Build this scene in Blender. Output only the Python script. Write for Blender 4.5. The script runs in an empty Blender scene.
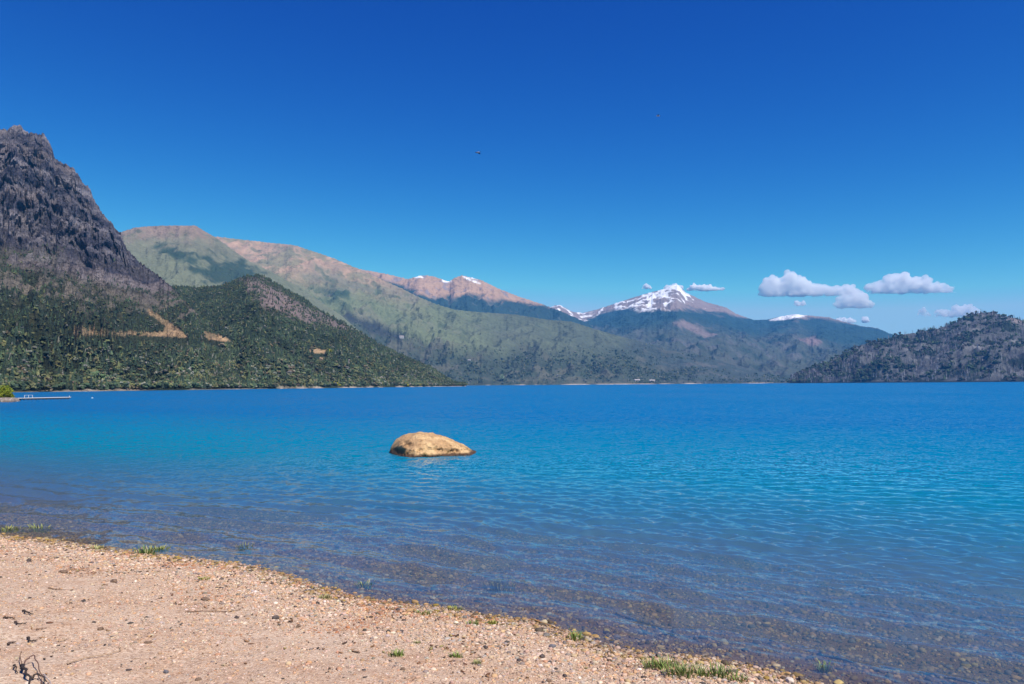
import bpy, bmesh, math, random
import numpy as np

random.seed(7)
RNG = np.random.default_rng(11)
SC = bpy.context.scene
COL = SC.collection

# ------------------------------------------------------------------ camera geometry
F, CX, CY, H = 796.0, 512.0, 342.0, 2.2
TILT = -0.0073                      # the photograph hangs a little to the left
YH = 384.6                          # true horizon at the middle of the frame
roll = math.atan(TILT)
pitch = math.atan((YH - CY) * math.cos(roll) / F)
R0, FW, U0 = np.array((1., 0, 0)), np.array((0, math.cos(pitch), math.sin(pitch))), np.array((0, -math.sin(pitch), math.cos(pitch)))
RT = math.cos(roll) * R0 + math.sin(roll) * U0
UP = math.cos(roll) * U0 - math.sin(roll) * R0

def ray(px, py):
    px = np.asarray(px, float)[..., None]; py = np.asarray(py, float)[..., None]
    return F * FW + (px - CX) * RT - (py - CY) * UP

def azel(px, py):
    d = ray(px, py)
    return np.arctan2(d[..., 0], d[..., 1]), d[..., 2] / np.hypot(d[..., 0], d[..., 1])

def project(x, y, z):
    P = np.stack([x, y, np.asarray(z) - H], -1)
    w = np.maximum(P @ FW, 1e-3)
    return CX + F * (P @ RT) / w, CY - F * (P @ UP) / w

def flat(px, py, z=0.0):
    d = ray(px, py)
    k = (z - H) / d[..., 2]
    return d[..., 0] * k, d[..., 1] * k

def lift(px, py, dist):
    """world point seen at a pixel, at a given horizontal distance"""
    d = ray(px, py); k = dist / math.hypot(d[0], d[1])
    return d[0] * k, d[1] * k, H + d[2] * k

# ------------------------------------------------------------------ numpy noise
def _h(ix, iy, s):
    n = (ix.astype(np.int64) * 374761393 + iy.astype(np.int64) * 668265263 + s * 974634777) & 0xffffffff
    n = ((n ^ (n >> 13)) * 1274126177) & 0xffffffff
    return (n ^ (n >> 16)) & 0xffffffff

def perlin(x, y, s=0):
    x = np.asarray(x, float); y = np.asarray(y, float)
    ix = np.floor(x); iy = np.floor(y); fx = x - ix; fy = y - iy
    u = fx * fx * fx * (fx * (fx * 6 - 15) + 10); v = fy * fy * fy * (fy * (fy * 6 - 15) + 10)
    def g(dx, dy):
        a = _h(ix + dx, iy + dy, s) / 4294967296.0 * 2 * np.pi
        return np.cos(a) * (fx - dx) + np.sin(a) * (fy - dy)
    a, b, c, d = g(0, 0), g(1, 0), g(0, 1), g(1, 1)
    return 1.5 * (a + (b - a) * u + (c - a + (a - b - c + d) * u) * v)

def fbm(x, y, s=0, o=5, gain=.5):
    r = 0; a = 1.0; n = 0
    for i in range(o):
        r = r + a * perlin(x * 2 ** i + 17.3 * i, y * 2 ** i - 9.1 * i, s + i); n += a; a *= gain
    return r / n * 1.4

def ridged(x, y, s=0, o=5, gain=.55):
    r = 0; a = 1.0; n = 0; w = 1.0
    for i in range(o):
        q = (1 - np.abs(perlin(x * 2 ** i + 5.7 * i, y * 2 ** i + 3.3 * i, s + i))) ** 2
        r = r + a * q * w; n += a; w = np.clip(q * 1.6, 0, 1); a *= gain
    return r / n

def sstep(a, b, x):
    t = np.clip((x - a) / (b - a), 0, 1); return t * t * (3 - 2 * t)

def mixc(c, col, m):
    return c + (np.array(col, float) - c) * m[..., None]

def polydist(x, y, pts, closed=True):
    """signed distance to a polygon (positive inside), or distance to an open line"""
    P = np.array(pts, float); n = len(P)
    best = np.full(np.shape(x), 1e18); ins = np.zeros(np.shape(x), bool)
    for i in range(n if closed else n - 1):
        a, b = P[i], P[(i + 1) % n]; d = b - a
        t = np.clip(((x - a[0]) * d[0] + (y - a[1]) * d[1]) / max(d @ d, 1e-12), 0, 1)
        best = np.minimum(best, (x - a[0] - t * d[0]) ** 2 + (y - a[1] - t * d[1]) ** 2)
        if closed:
            c = (a[1] > y) != (b[1] > y)
            ins ^= c & (x < (b[0] - a[0]) * (y - a[1]) / (b[1] - a[1] + 1e-12) + a[0])
    best = np.sqrt(best)
    return np.where(ins, best, -best) if closed else best

# ------------------------------------------------------------------ blender helpers
def new_mesh(name, V, faces, mat=None, smooth=False, cols=None, attrs=None, parent=None):
    """V (n,3); faces: list of (m,k) int arrays, k = 3 or 4"""
    me = bpy.data.meshes.new(name)
    V = np.asarray(V, np.float32)
    me.vertices.add(len(V)); me.vertices.foreach_set('co', V.ravel())
    fs = [np.asarray(f, np.int32) for f in faces if len(f)]
    loops = np.concatenate([f.ravel() for f in fs])
    sizes = np.concatenate([np.full(len(f), f.shape[1], np.int32) for f in fs])
    starts = np.concatenate([[0], np.cumsum(sizes)[:-1]]).astype(np.int32)
    me.loops.add(len(loops)); me.loops.foreach_set('vertex_index', loops)
    me.polygons.add(len(sizes)); me.polygons.foreach_set('loop_start', starts)
    me.polygons.foreach_set('use_smooth', np.full(len(sizes), bool(smooth)))
    me.update(calc_edges=True)
    if cols is not None:
        a = me.attributes.new('tone', 'FLOAT_COLOR', 'POINT')
        c = np.ones((len(V), 4), np.float32); c[:, :3] = np.asarray(cols).reshape(-1, 3); a.data.foreach_set('color', c.ravel())
    for k, v in (attrs or {}).items():
        a = me.attributes.new(k, 'FLOAT', 'POINT'); a.data.foreach_set('value', np.asarray(v, np.float32).ravel())
    o = bpy.data.objects.new(name, me); COL.objects.link(o)
    if mat: me.materials.append(mat)
    if parent: o.parent = parent
    return o

def tag(o, label=None, cat=None, group=None, kind=None):
    if label: o['label'] = label
    if cat: o['category'] = cat
    if group: o['group'] = group
    if kind: o['kind'] = kind
    return o

def empty(name, loc, rz=0.0):
    o = bpy.data.objects.new(name, None); COL.objects.link(o)
    o.location = loc; o.rotation_euler = (0, 0, rz); o.empty_display_size = .2
    return o

def grid_faces(nr, nc, keep=None):
    i = np.arange(nr - 1)[:, None] * nc + np.arange(nc - 1)[None]
    f = np.stack([i, i + 1, i + nc + 1, i + nc], -1)
    return f.reshape(-1, 4) if keep is None else f[keep]

class NT:
    def __init__(s, name):
        s.m = bpy.data.materials.new(name); s.m.use_nodes = True
        s.t = s.m.node_tree; s.t.nodes.clear(); s.out = s.t.nodes.new('ShaderNodeOutputMaterial')
    def n(s, kind, **kw):
        nd = s.t.nodes.new('ShaderNode' + kind)
        for k, v in kw.items():
            if k.startswith('_'): setattr(nd, k[1:], v)
            else: s.set(nd, k, v)
        return nd
    def set(s, nd, k, v):
        sock = nd.inputs[int(k[1:])] if k[0] == 'i' and k[1:].isdigit() else nd.inputs[k.replace('__', ' ')]
        if isinstance(v, bpy.types.NodeSocket): s.t.links.new(v, sock)
        elif isinstance(v, bpy.types.Node): s.t.links.new(v.outputs[0], sock)
        else:
            if sock.type == 'RGBA' and len(v) == 3: v = (*v, 1)
            sock.default_value = v
    def math(s, op, a, b=0.0, c=None, clamp=False):
        nd = s.n('Math', _operation=op, _use_clamp=clamp, i0=a, i1=b)
        if c is not None: s.set(nd, 'i2', c)
        return nd.outputs[0]
    def mix(s, fac, a, b, blend='MIX'):
        nd = s.n('Mix', _data_type='RGBA', _blend_type=blend)
        for i, v in ((0, fac), (6, a), (7, b)): s.set(nd, f'i{i}', v)
        return nd.outputs[2]
    def ramp(s, fac, stops):
        nd = s.n('ValToRGB', i0=fac); cr = nd.color_ramp
        while len(cr.elements) < len(stops): cr.elements.new(.5)
        for e, (p, c) in zip(cr.elements, stops):
            e.position = p; e.color = (*c, 1) if len(c) == 3 else c
        return nd.outputs[0]
    def noise(s, scale, detail=4, rough=.55, vec=None, out=0, dist=0):
        nd = s.n('TexNoise', Scale=scale, Detail=detail, Roughness=rough, Distortion=dist)
        if vec is not None: s.set(nd, 'Vector', vec)
        return nd.outputs[out]
    def pos(s, scale=None):
        g = s.n('NewGeometry').outputs['Position']
        if scale is None: return g
        return s.n('VectorMath', _operation='MULTIPLY', i0=g, i1=scale).outputs[0]
    def done(s, sh, vol=False):
        s.t.links.new(sh.outputs[0] if isinstance(sh, bpy.types.Node) else sh, s.out.inputs['Volume' if vol else 'Surface'])
        return s.m

def mat_plain(name, c, rough=.8, var=.25, scale=8, bump=.0, tone=False, spec=.3):
    t = NT(name); p = t.pos()
    nz = t.noise(scale, 5, .6, p)
    base = t.n('Attribute', _attribute_name='tone').outputs['Color'] if tone else c
    k = t.math('MULTIPLY_ADD', nz, 2 * var, 1 - var)
    base = t.mix(1.0, base, t.n('CombineColor', i0=k, i1=k, i2=k).outputs[0], 'MULTIPLY')
    b = t.n('BsdfPrincipled', Base__Color=base, Roughness=rough, Specular__IOR__Level=spec)
    if bump: t.set(b, 'Normal', t.n('Bump', Strength=bump, Distance=1.0 / scale, Height=nz))
    return t.done(b)

def mat_land(name, scale, var, bump, bdist, scale2, aniso=1.0):
    """land cover: the vertex tone broken up by noise at two sizes, with relief"""
    t = NT(name); p = t.pos((1, 1, aniso))
    n1 = t.noise(scale, 8, .68, p); n2 = t.noise(scale2, 6, .6, p)
    v1 = t.math('MULTIPLY_ADD', n1, 2 * var, 1 - var)
    v2 = t.math('MULTIPLY_ADD', n2, var * 1.4, 1 - var * .7)
    k = t.math('MULTIPLY', v1, v2)
    base = t.mix(1.0, t.n('Attribute', _attribute_name='tone').outputs['Color'], t.n('CombineColor', i0=k, i1=k, i2=k).outputs[0], 'MULTIPLY')
    b = t.n('BsdfPrincipled', Base__Color=base, Roughness=.95, Specular__IOR__Level=.1)
    hgt = t.math('ADD', n1, t.math('MULTIPLY', n2, 1.5))
    t.set(b, 'Normal', t.n('Bump', Strength=bump, Distance=bdist, Height=hgt))
    return t.done(b)

# ------------------------------------------------------------------ shoreline and ground height
SHORE_PX = [(0, 536), (51, 539.5), (107, 549), (173, 557), (224, 562), (257, 567.5), (278, 573.6), (316, 586), (354, 597), (392, 602.5), (431, 607),
            (469, 612), (500, 617), (531, 621), (569, 632), (602, 645), (633, 653), (673, 655.5), (712, 658), (757, 668), (797, 677.5), (816, 684)]
sx, sy = flat(*np.array(SHORE_PX).T)
SHORE = np.stack([sx, sy], 1)
LDIR = np.array([.85, -.53]); LDIR /= np.hypot(*LDIR); NDIR = np.array([-LDIR[1], LDIR[0]])
SHORE = np.vstack([SHORE[0] - LDIR * 12000, SHORE[0] - LDIR * 30 + NDIR * -.5, SHORE, SHORE[-1] + LDIR * 30, SHORE[-1] + LDIR * 12000])

def shore_s(x, y):
    """signed distance to the waterline: positive over the lake"""
    best = np.full(np.shape(x), 1e18); sg = np.ones(np.shape(x))
    for a, b in zip(SHORE[:-1], SHORE[1:]):
        d = b - a; t = np.clip(((x - a[0]) * d[0] + (y - a[1]) * d[1]) / (d @ d), 0, 1)
        qx, qy = x - a[0] - t * d[0], y - a[1] - t * d[1]; r = qx * qx + qy * qy
        c = d[0] * qy - d[1] * qx
        m = r < best; best = np.where(m, r, best); sg = np.where(m, np.sign(c), sg)
    return np.sqrt(best) * np.where(sg == 0, 1, sg)

def ground_z(x, y, s=None):
    if s is None: s = shore_s(x, y)
    z = np.where(s > 0, -.13 * s - .0 * s, np.minimum(.085 * -s, .8 + .02 * -s))
    z = np.maximum(z, -7.0); z = np.minimum(z, 3.0)
    near = np.exp(-(np.hypot(x, y) / 40.) ** 2)
    z = z + near * sstep(0.1, 2.0, np.abs(s)) * (.05 * fbm(x * .6, y * .6, 40, 4)) + near * .012 * fbm(x * 3, y * 3, 45, 3) * sstep(.0, .6, np.abs(s) + .2)
    return z

def on_ground(px, py):
    z = 0.0
    for _ in range(12):
        x, y = flat(px, py, z); z = float(ground_z(np.array(x), np.array(y)))
    return float(x), float(y), z

def polar_rows(r0, rmax, k):
    r = [.02, .4, .8, 1.2, 1.6, 2.0, 2.4]
    while r[-1] < r0: r.append(r[-1] + .12)
    while r[-1] < rmax: r.append(r[-1] + min(max(.02 * k, r[-1] ** 2 / 1750 * k), r[-1] * .07))
    return np.array(r)

def polar_cols(step):
    d = np.arange(-47, 47.001, step)
    return np.radians(np.concatenate([np.arange(-180, -47, 3), d, np.arange(47.5, 180.1, 2.98)]))

# ------------------------------------------------------------------ materials
M = {}
# beach and lake bed
t = NT('gravel_ground'); p = t.pos()
vo = t.n('TexVoronoi', _feature='F1', Vector=p, Scale=62.0, Randomness=1.0)
vo2 = t.n('TexVoronoi', _feature='F1', Vector=p, Scale=24.0, Randomness=1.0)
big = t.noise(1.1, 5, .6, p); fine = t.noise(170, 3, .7, p); mid = t.noise(9, 5, .65, p)
cell = t.n('SeparateColor', i0=vo.outputs['Color']).outputs[0]; cell2 = t.n('SeparateColor', i0=vo2.outputs['Color']).outputs[1]
sand = t.ramp(cell, [(0, (.20, .12, .08)), (.25, (.43, .29, .20)), (.55, (.57, .42, .30)), (.85, (.66, .505, .38)), (1, (.72, .59, .47))])
sand = t.mix(t.math('MULTIPLY', cell2, .35), sand, (.55, .39, .28), 'MIX')
sand = t.mix(t.math('MULTIPLY_ADD', mid, 1.4, -.45, True), sand, (.61, .455, .335))
sand = t.mix(t.math('MULTIPLY_ADD', big, 3.0, -1.45, True), sand, t.mix(1.0, sand, (.84, .70, .60), 'MULTIPLY'))
rust = t.noise(2.3, 5, .7, t.pos((1.0, 1.5, 1)))
sand = t.mix(t.math('MULTIPLY', t.math('MULTIPLY_ADD', rust, 5.0, -2.6, True), .6), sand, t.mix(1.0, sand, (.80, .60, .46), 'MULTIPLY'))
sand = t.mix(t.math('MULTIPLY_ADD', fine, 1.2, -.55, True), sand, (.33, .21, .14))
wet = t.n('Attribute', _attribute_name='wet').outputs['Fac']
bed = t.mix(1.0, sand, (.42, .36, .30), 'MULTIPLY')
sand = t.mix(wet, sand, bed)
b = t.n('BsdfPrincipled', Base__Color=sand, Roughness=t.math('MULTIPLY_ADD', wet, -.45, .95), Specular__IOR__Level=.25)
hh = t.math('ADD', t.math('MULTIPLY', vo.outputs['Distance'], -1.2), t.math('MULTIPLY', fine, .5))
t.set(b, 'Normal', t.n('Bump', Strength=.7, Distance=.012, Height=hh))
M['ground'] = t.done(b)

# stones, tone per stone
t = NT('pebble_stone'); p = t.pos()
nz = t.noise(60, 4, .6, p); k = t.math('MULTIPLY_ADD', nz, .7, .65)
base = t.mix(1.0, t.n('Attribute', _attribute_name='tone').outputs['Color'], t.n('CombineColor', i0=k, i1=k, i2=k).outputs[0], 'MULTIPLY')
b = t.n('BsdfPrincipled', Base__Color=base, Roughness=.75, Specular__IOR__Level=.3)
t.set(b, 'Normal', t.n('Bump', Strength=.3, Distance=.01, Height=nz))
M['stone'] = t.done(b)

# lake water: clear over the stones at the edge, filled with blue light where it is deep
t = NT('lake_water'); p = t.pos()
dep = t.n('Attribute', _attribute_name='depth').outputs['Fac']
rip = t.n('Attribute', _attribute_name='ripple').outputs['Fac']
pn = t.pos((1.0, 1.0, 1.0))
n1 = t.noise(9.0, 3, .5, pn, 1); n2 = t.noise(1.6, 3, .55, pn, 1); n3 = t.noise(.03, 3, .6, t.pos((1.0, .35, 1)))
def cent(c): return t.n('VectorMath', _operation='SUBTRACT', i0=c, i1=(.5, .5, .5)).outputs[0]
def scl(v, k):
    nd = t.n('VectorMath', _operation='SCALE', i0=v); t.set(nd, 'Scale', k); return nd.outputs[0]
off = t.n('VectorMath', _operation='ADD', i0=scl(cent(n1), .9), i1=scl(cent(n2), 1.15)).outputs[0]
off = scl(off, t.math('MULTIPLY', rip, t.math('MULTIPLY', t.math('MULTIPLY_ADD', n3, 1.8, .1), t.math('MULTIPLY_ADD', t.noise(.3, 3, .6, t.pos((.6, 1.0, 1))), 1.4, .3))))
off = t.n('VectorMath', _operation='MULTIPLY', i0=off, i1=(1, 1, 0)).outputs[0]
# ripple faces turned away from the eye are hidden behind the ones turned to it
inc = t.n('VectorMath', _operation='NORMALIZE', i0=t.n('VectorMath', _operation='MULTIPLY', i0=t.n('NewGeometry').outputs['Incoming'], i1=(1, 1, 0)).outputs[0]).outputs[0]
dt = t.n('VectorMath', _operation='DOT_PRODUCT', i0=off, i1=inc).outputs['Value']
off = t.n('VectorMath', _operation='ADD', i0=off, i1=scl(inc, t.math('MULTIPLY', t.math('MAXIMUM', t.math('MULTIPLY', dt, -1.0), 0.0), 2.0))).outputs[0]
nor = t.n('VectorMath', _operation='NORMALIZE', i0=t.n('VectorMath', _operation='ADD', i0=t.n('NewGeometry').outputs['Normal'], i1=off).outputs[0]).outputs[0]
fr = t.n('Fresnel', IOR=1.333, Normal=nor).outputs[0]
fill = t.math('SUBTRACT', 1.0, t.math('POWER', 2.718, t.math('MULTIPLY_ADD', t.math('POWER', t.math('MAXIMUM', dep, 0.0), .9), -.66, t.math('MULTIPLY', t.math('MULTIPLY', dep, 14.0, clamp=True), -.20))), clamp=True)  # extra veil over the shallows puts sky reflection into the diffuse colour
deepc = t.ramp(t.math('MULTIPLY', dep, .2), [(0, (.085, .195, .38)), (.10, (.06, .22, .395)), (.28, (.0, .25, .395)), (.6, (.0, .18, .355)), (1, (.0, .13, .33))])
body = t.n('MixShader', i0=fill, i1=t.n('BsdfTransparent', Color=(.80, .85, .84)), i2=t.n('BsdfDiffuse', Color=deepc))
gl = t.n('BsdfGlossy', Color=(1, 1, 1), Roughness=.06, Normal=nor)
M['water'] = t.done(t.n('MixShader', i0=fr, i1=body, i2=gl))

M['cliff'] = mat_land('cliff_land', .03, .65, .9, 14, .18)
M['hill'] = mat_land('wooded_land', .05, .6, .9, 6, .25)
M['ridge'] = mat_land('ridge_land', .012, .45, .8, 16, .05)
M['far'] = mat_land('far_mountain_land', .008, .4, .8, 22, .03)
M['leaf'] = mat_plain('tree_foliage', None, .85, .35, .9, 0, True, .15)
M['bark'] = mat_plain('tree_bark', (.09, .065, .05), .9, .3, 6, .3)
M['blade'] = mat_plain('grass_blade', None, .6, .2, 30, 0, True, .3)
M['wood'] = mat_plain('weathered_wood', None, .85, .35, 40, .4, True, .15)

# ------------------------------------------------------------------ world, sun, camera
SUN_EL, SUN_AZ = math.radians(54), math.radians(138)
w = bpy.data.worlds.new('World'); SC.world = w; w.use_nodes = True
wt = w.node_tree; wt.nodes.clear()
sky = wt.nodes.new('ShaderNodeTexSky'); sky.sky_type = 'NISHITA'; sky.sun_disc = False
sky.sun_elevation = SUN_EL; sky.sun_rotation = SUN_AZ
sky.altitude = 900; sky.air_density = 1.0; sky.dust_density = .2; sky.ozone_density = 10.0
# a deep, strongly graded mountain sky: steeper contrast of the physical sky in red and green
wn = wt.nodes.new; wl = wt.links.new
sep = wn('ShaderNodeSeparateColor'); com = wn('ShaderNodeCombineColor'); wl(sky.outputs[0], sep.inputs[0])
for i, (pw, k, top) in enumerate(((3.6, 26.0, .34), (2.4, 3.35, .56), (1.05, .86, .72))):
    a = wn('ShaderNodeMath'); a.operation = 'MULTIPLY'; a.inputs[1].default_value = .122; wl(sep.outputs[i], a.inputs[0])
    p_ = wn('ShaderNodeMath'); p_.operation = 'POWER'; p_.inputs[1].default_value = pw; wl(a.outputs[0], p_.inputs[0])
    q = wn('ShaderNodeMath'); q.operation = 'MULTIPLY'; q.inputs[1].default_value = k; wl(p_.outputs[0], q.inputs[0])
    c = wn('ShaderNodeMath'); c.operation = 'MINIMUM'; c.inputs[1].default_value = top; wl(q.outputs[0], c.inputs[0])
    e = wn('ShaderNodeMath'); e.operation = 'MULTIPLY'; e.inputs[1].default_value = 1 / .122; wl(c.outputs[0], e.inputs[0])
    wl(e.outputs[0], com.inputs[i])
bg = wn('ShaderNodeBackground'); bg.inputs['Strength'].default_value = .11
wo = wn('ShaderNodeOutputWorld')
wl(com.outputs[0], bg.inputs[0]); wl(bg.outputs[0], wo.inputs[0])

sl = bpy.data.lights.new('sun', 'SUN'); sl.energy = 5.0; sl.angle = math.radians(.53); sl.color = (1.0, .925, .815)
so = bpy.data.objects.new('sun', sl); COL.objects.link(so)
sd = np.array((math.sin(SUN_AZ) * math.cos(SUN_EL), math.cos(SUN_AZ) * math.cos(SUN_EL), math.sin(SUN_EL)))
from mathutils import Vector, Matrix
so.rotation_euler = Vector(sd).to_track_quat('Z', 'Y').to_euler(); so.location = (30, -20, 60)

cam = bpy.data.cameras.new('camera'); co = bpy.data.objects.new('camera', cam); COL.objects.link(co)
cam.sensor_width = 36; cam.lens = F / 1024 * 36; cam.clip_start = .05; cam.clip_end = 60000
m = Matrix((( RT[0], UP[0], -FW[0], 0), (RT[1], UP[1], -FW[1], 0), (RT[2], UP[2], -FW[2], H), (0, 0, 0, 1)))
co.matrix_world = m; SC.camera = co

SC.view_settings.view_transform = 'Standard'; SC.view_settings.look = 'None'
SC.view_settings.gamma = 1.0; SC.view_settings.use_curve_mapping = False; SC.view_settings.exposure = 0.34
SC.render.engine = 'CYCLES'
cy = SC.cycles
cy.max_bounces = 26; cy.diffuse_bounces = 2; cy.glossy_bounces = 3; cy.transparent_max_bounces = 12; cy.volume_bounces = 24
cy.sample_clamp_indirect = 6
cy.use_denoising = True
try:
    cy.denoiser = 'OPENIMAGEDENOISE'; cy.denoising_prefilter = 'ACCURATE'
except Exception: pass

# ------------------------------------------------------------------ ground sheet (beach and lake bed) and lake
rr = polar_rows(2.6, 10400, 1.5); aa = polar_cols(.16)
Rg, Ag = np.meshgrid(rr, aa, indexing='ij'); X, Y = Rg * np.sin(Ag), Rg * np.cos(Ag)
S = shore_s(X, Y); Z = ground_z(X, Y, S)
wet = sstep(-.18, .06, S + .12 * fbm(X * 2.2, Y * 2.2, 60, 4))
g = new_mesh('beach_ground', np.stack([X, Y, Z], -1).reshape(-1, 3), [grid_faces(*X.shape)], M['ground'], True, attrs={'wet': wet})
tag(g, 'pinkish tan gravel beach sloping down under the clear lake edge', 'beach', kind='structure')

rr = polar_rows(3.2, 10200, .75); aa = polar_cols(.1)
Rg, Ag = np.meshgrid(rr, aa, indexing='ij'); X, Y = Rg * np.sin(Ag), Rg * np.cos(Ag)
S = shore_s(X, Y); depth = -ground_z(X, Y, S)
DR = np.gradient(rr)[:, None] + 0 * X
L = X * LDIR[0] + Y * LDIR[1]
eta = np.zeros_like(X)
nearw = np.exp(-(Rg / 60.) ** 2)
# swell that runs up to the beach, broken along its crest
ph = 2 * np.pi * (S / .92 + .55 * fbm(L * .16, S * .22, 70, 3))
env = sstep(-.15, .55, perlin(L * .42 + 3, S * .55, 71) + .55 * perlin(L * 1.1, S * 1.0, 72))
cr = np.sin(ph + .85 * np.sin(ph))
chop = .38 + .62 * sstep(1.0, 6.0, S)
eta += .074 * cr * (.22 + .8 * env) * np.exp(-(S / 5.5) ** 2) * sstep(.05, .9, S) * np.exp(-(S / 8.) ** 2)
rg = np.random.default_rng(5)
jit = [fbm(L * f_ + 31 * k_, S * f_ * 1.6, 75 + k_, 2) for k_, f_ in enumerate((.5, .8, 1.2, 1.7, 2.4))]
for i in range(44):
    lam = .14 * 1.055 ** i
    th = math.atan2(-NDIR[1], -NDIR[0]) + rg.normal(0, .5)
    kx, ky = math.cos(th) * 2 * np.pi / lam, math.sin(th) * 2 * np.pi / lam
    a = .0074 * lam ** .6 * math.exp(-(lam / .8) ** 2)
    eta += a * np.sin(kx * X + ky * Y + rg.uniform(0, 6.28) + 3.2 * jit[i % 5]) * chop * sstep(1.8, 4.0, lam / DR)
eta *= np.clip(depth / .10, 0, 1)
Zw = np.where(S > -.02, eta, -.03)
keep = (S[:-1, :-1] > -1.0) & (S[1:, 1:] > -1.0)
ripple = (.18 + 2.9 * sstep(.05, .5, DR)) * np.clip(depth / .12 + .25, 0, 1)
wo_ = new_mesh('lake_water', np.stack([X, Y, Zw], -1).reshape(-1, 3), [grid_faces(*X.shape, keep)], M['water'], True,
               attrs={'depth': depth, 'ripple': ripple})
tag(wo_, 'clear rippled lake turning from violet shallows to deep azure', 'lake', kind='structure')

# ------------------------------------------------------------------ mountains
def land(name, sil, ridge, foot, mat, paint, prof, amp, nscale, ncol=600, nrow=220, seed=1, gully=1.0, jag=0.0, back=.35, crag=0.0):
    sil = np.array(sil, float)
    az, el = azel(sil[:, 0], sil[:, 1])
    rd = np.array(ridge, float); fd = np.array(foot, float)
    px = np.linspace(sil[0, 0], sil[-1, 0], ncol)
    A = np.interp(px, sil[:, 0], az); E = np.interp(px, sil[:, 0], el)
    Dr = np.interp(px, rd[:, 0], rd[:, 1]); Df = np.interp(px, fd[:, 0], fd[:, 1])
    Df = np.minimum(Df, Dr * .95)
    E = E + jag * (perlin(px * .22, px * 0, seed + 90) + .7 * perlin(px * .6, px * 0 + 3, seed + 91)) / F
    T = np.linspace(-.04, 1 + back, nrow)[:, None] + 0 * A[None]
    Rr = Df + (Dr - Df) * T
    X, Y = Rr * np.sin(A), Rr * np.cos(A)
    Zr = np.maximum(H + Dr * E, 1.0)
    Tc = np.clip(T, 0, 1)
    base = np.where(T <= 1, prof(Tc), 1 - (T - 1) * 1.6)
    base = np.where(T < 0, T * .3, base)
    # spurs and gullies that run down the slope, then rough ground
    u = (A[None] * np.mean(Dr)) / nscale; v = Rr / nscale
    wv = .5 * fbm(u * .5, v * .5, seed + 5, 3)
    gl = ridged(u + wv, v * .38 + wv, seed, 5) - .45
    rgh = ridged(u * 3.1, v * 2.2, seed + 20, 5) - .45
    env = np.clip(Tc * 5, 0, 1) * np.clip(1.12 - Tc * .75, .15, 1)
    Zn = Zr * base + amp * env * np.minimum(Zr / np.max(Zr) * 2, 1) * (gully * gl + .45 * rgh)
    for _ in range(2):
        e = np.max((Zn - H) / Rr, 0)
        k = np.clip((E + .0005) / np.maximum(e, 1e-4), .25, 3)
        kk = np.convolve(np.pad(k, 3, 'edge'), np.ones(7) / 7, 'valid')
        Zn = np.where(Zn > 0, Zn * kk, Zn)
    Zn = np.where(T < 0, np.minimum(Zn, T * 80), np.maximum(Zn, -.5 + np.clip(T, 0, .05) * 30))
    Zn = np.maximum(Zn, -6.5)
    if crag:
        al = A[None] * np.mean(Dr); ck = sstep(110, 230, Zn) * np.clip((Tc - .25) * 3, 0, 1) * np.clip((1.0 - T) * 8, 0, 1)
        w_ = 18 * fbm(al / 60, Zn / 60, seed + 60, 3)
        pil = ridged((al + w_) / 52, Zn / 230, seed + 61, 5) - .5
        led = ridged((al + w_) / 26, (Zn + w_) / 60, seed + 66, 5) - .5
        Rr = Rr + ck * crag * (pil * 1.5 + led * .75); X, Y = Rr * np.sin(A), Rr * np.cos(A)
        crg = pil + .6 * led
        Rr = Rr + ck * (np.kron(np.random.default_rng(seed).normal(0, 4.2, (nrow // 9 + 1, ncol // 10 + 1)), np.ones((9, 10)))[:nrow, :ncol] + np.kron(np.random.default_rng(seed + 1).normal(0, 2.2, (nrow // 4 + 1, ncol // 5 + 1)), np.ones((4, 5)))[:nrow, :ncol]); X, Y = Rr * np.sin(A), Rr * np.cos(A)
    gx, gy = project(X, Y, Zn)
    slope = np.hypot(np.gradient(Zn, axis=0) / np.maximum(np.gradient(Rr, axis=0), 1e-3), np.gradient(Zn, axis=1) / np.maximum(np.gradient(A)[None] * Rr, 1e-3))
    d = dict(X=X, Y=Y, Z=Zn, T=T, px=gx, py=gy, slope=slope, gl=gl, rgh=rgh, R=Rr, crg=crg if crag else None)
    C = paint(d); d['C'] = C
    d['o'] = new_mesh(name, np.stack([X, Y, Zn], -1).reshape(-1, 3), [grid_faces(*X.shape)], M[mat], not crag, cols=np.clip(C, .003, .95))
    return d

ROCK = (.14, .13, .15); SCREE = (.24, .19, .17); FOR = (.042, .06, .040); SCRUB = (.085, .095, .05); TAN = (.50, .34, .20)
GRASS = (.165, .178, .108); PINK = (.40, .26, .17); SNOW = (.86, .86, .88)
CLEAR1 = [(71, 330), (84, 329.5), (108, 331.5), (140, 332), (152, 331), (164, 331), (164, 325), (151, 315), (144, 308), (150, 310), (163, 318), (176, 327), (187, 335), (188, 337.5), (160, 336.5), (140, 335.5), (110, 334), (84, 335), (72, 334.5)]
CLEAR2 = [(202, 331), (212, 332.5), (224, 337), (232, 342), (222, 342), (210, 340), (203, 336)]
CLEAR3 = [(306, 349.5), (316, 348.5), (328, 350.5), (326, 353), (316, 353)]
CLEAR4 = [(319, 357), (326, 358.5), (328, 361), (321, 360)]
ROCK2 = [(240, 278), (262, 279), (292, 297), (322, 313), (348, 326), (356, 334), (338, 332), (318, 326), (296, 320), (274, 312), (255, 302), (246, 290)]

def clear_mask(d, grow=0.0):
    m = 0; jag = 1.9 * fbm(d['X'] / 9, d['Z'] / 7, 88, 4) + .4
    for c in (CLEAR1, CLEAR2, CLEAR3, CLEAR4):
        for k in ((0, 3, 6, 8.5) if grow else (0,)): m = np.maximum(m, sstep(-.8 - grow, .6, polydist(d['px'], d['py'] - k, c) - jag))
    return m

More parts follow.
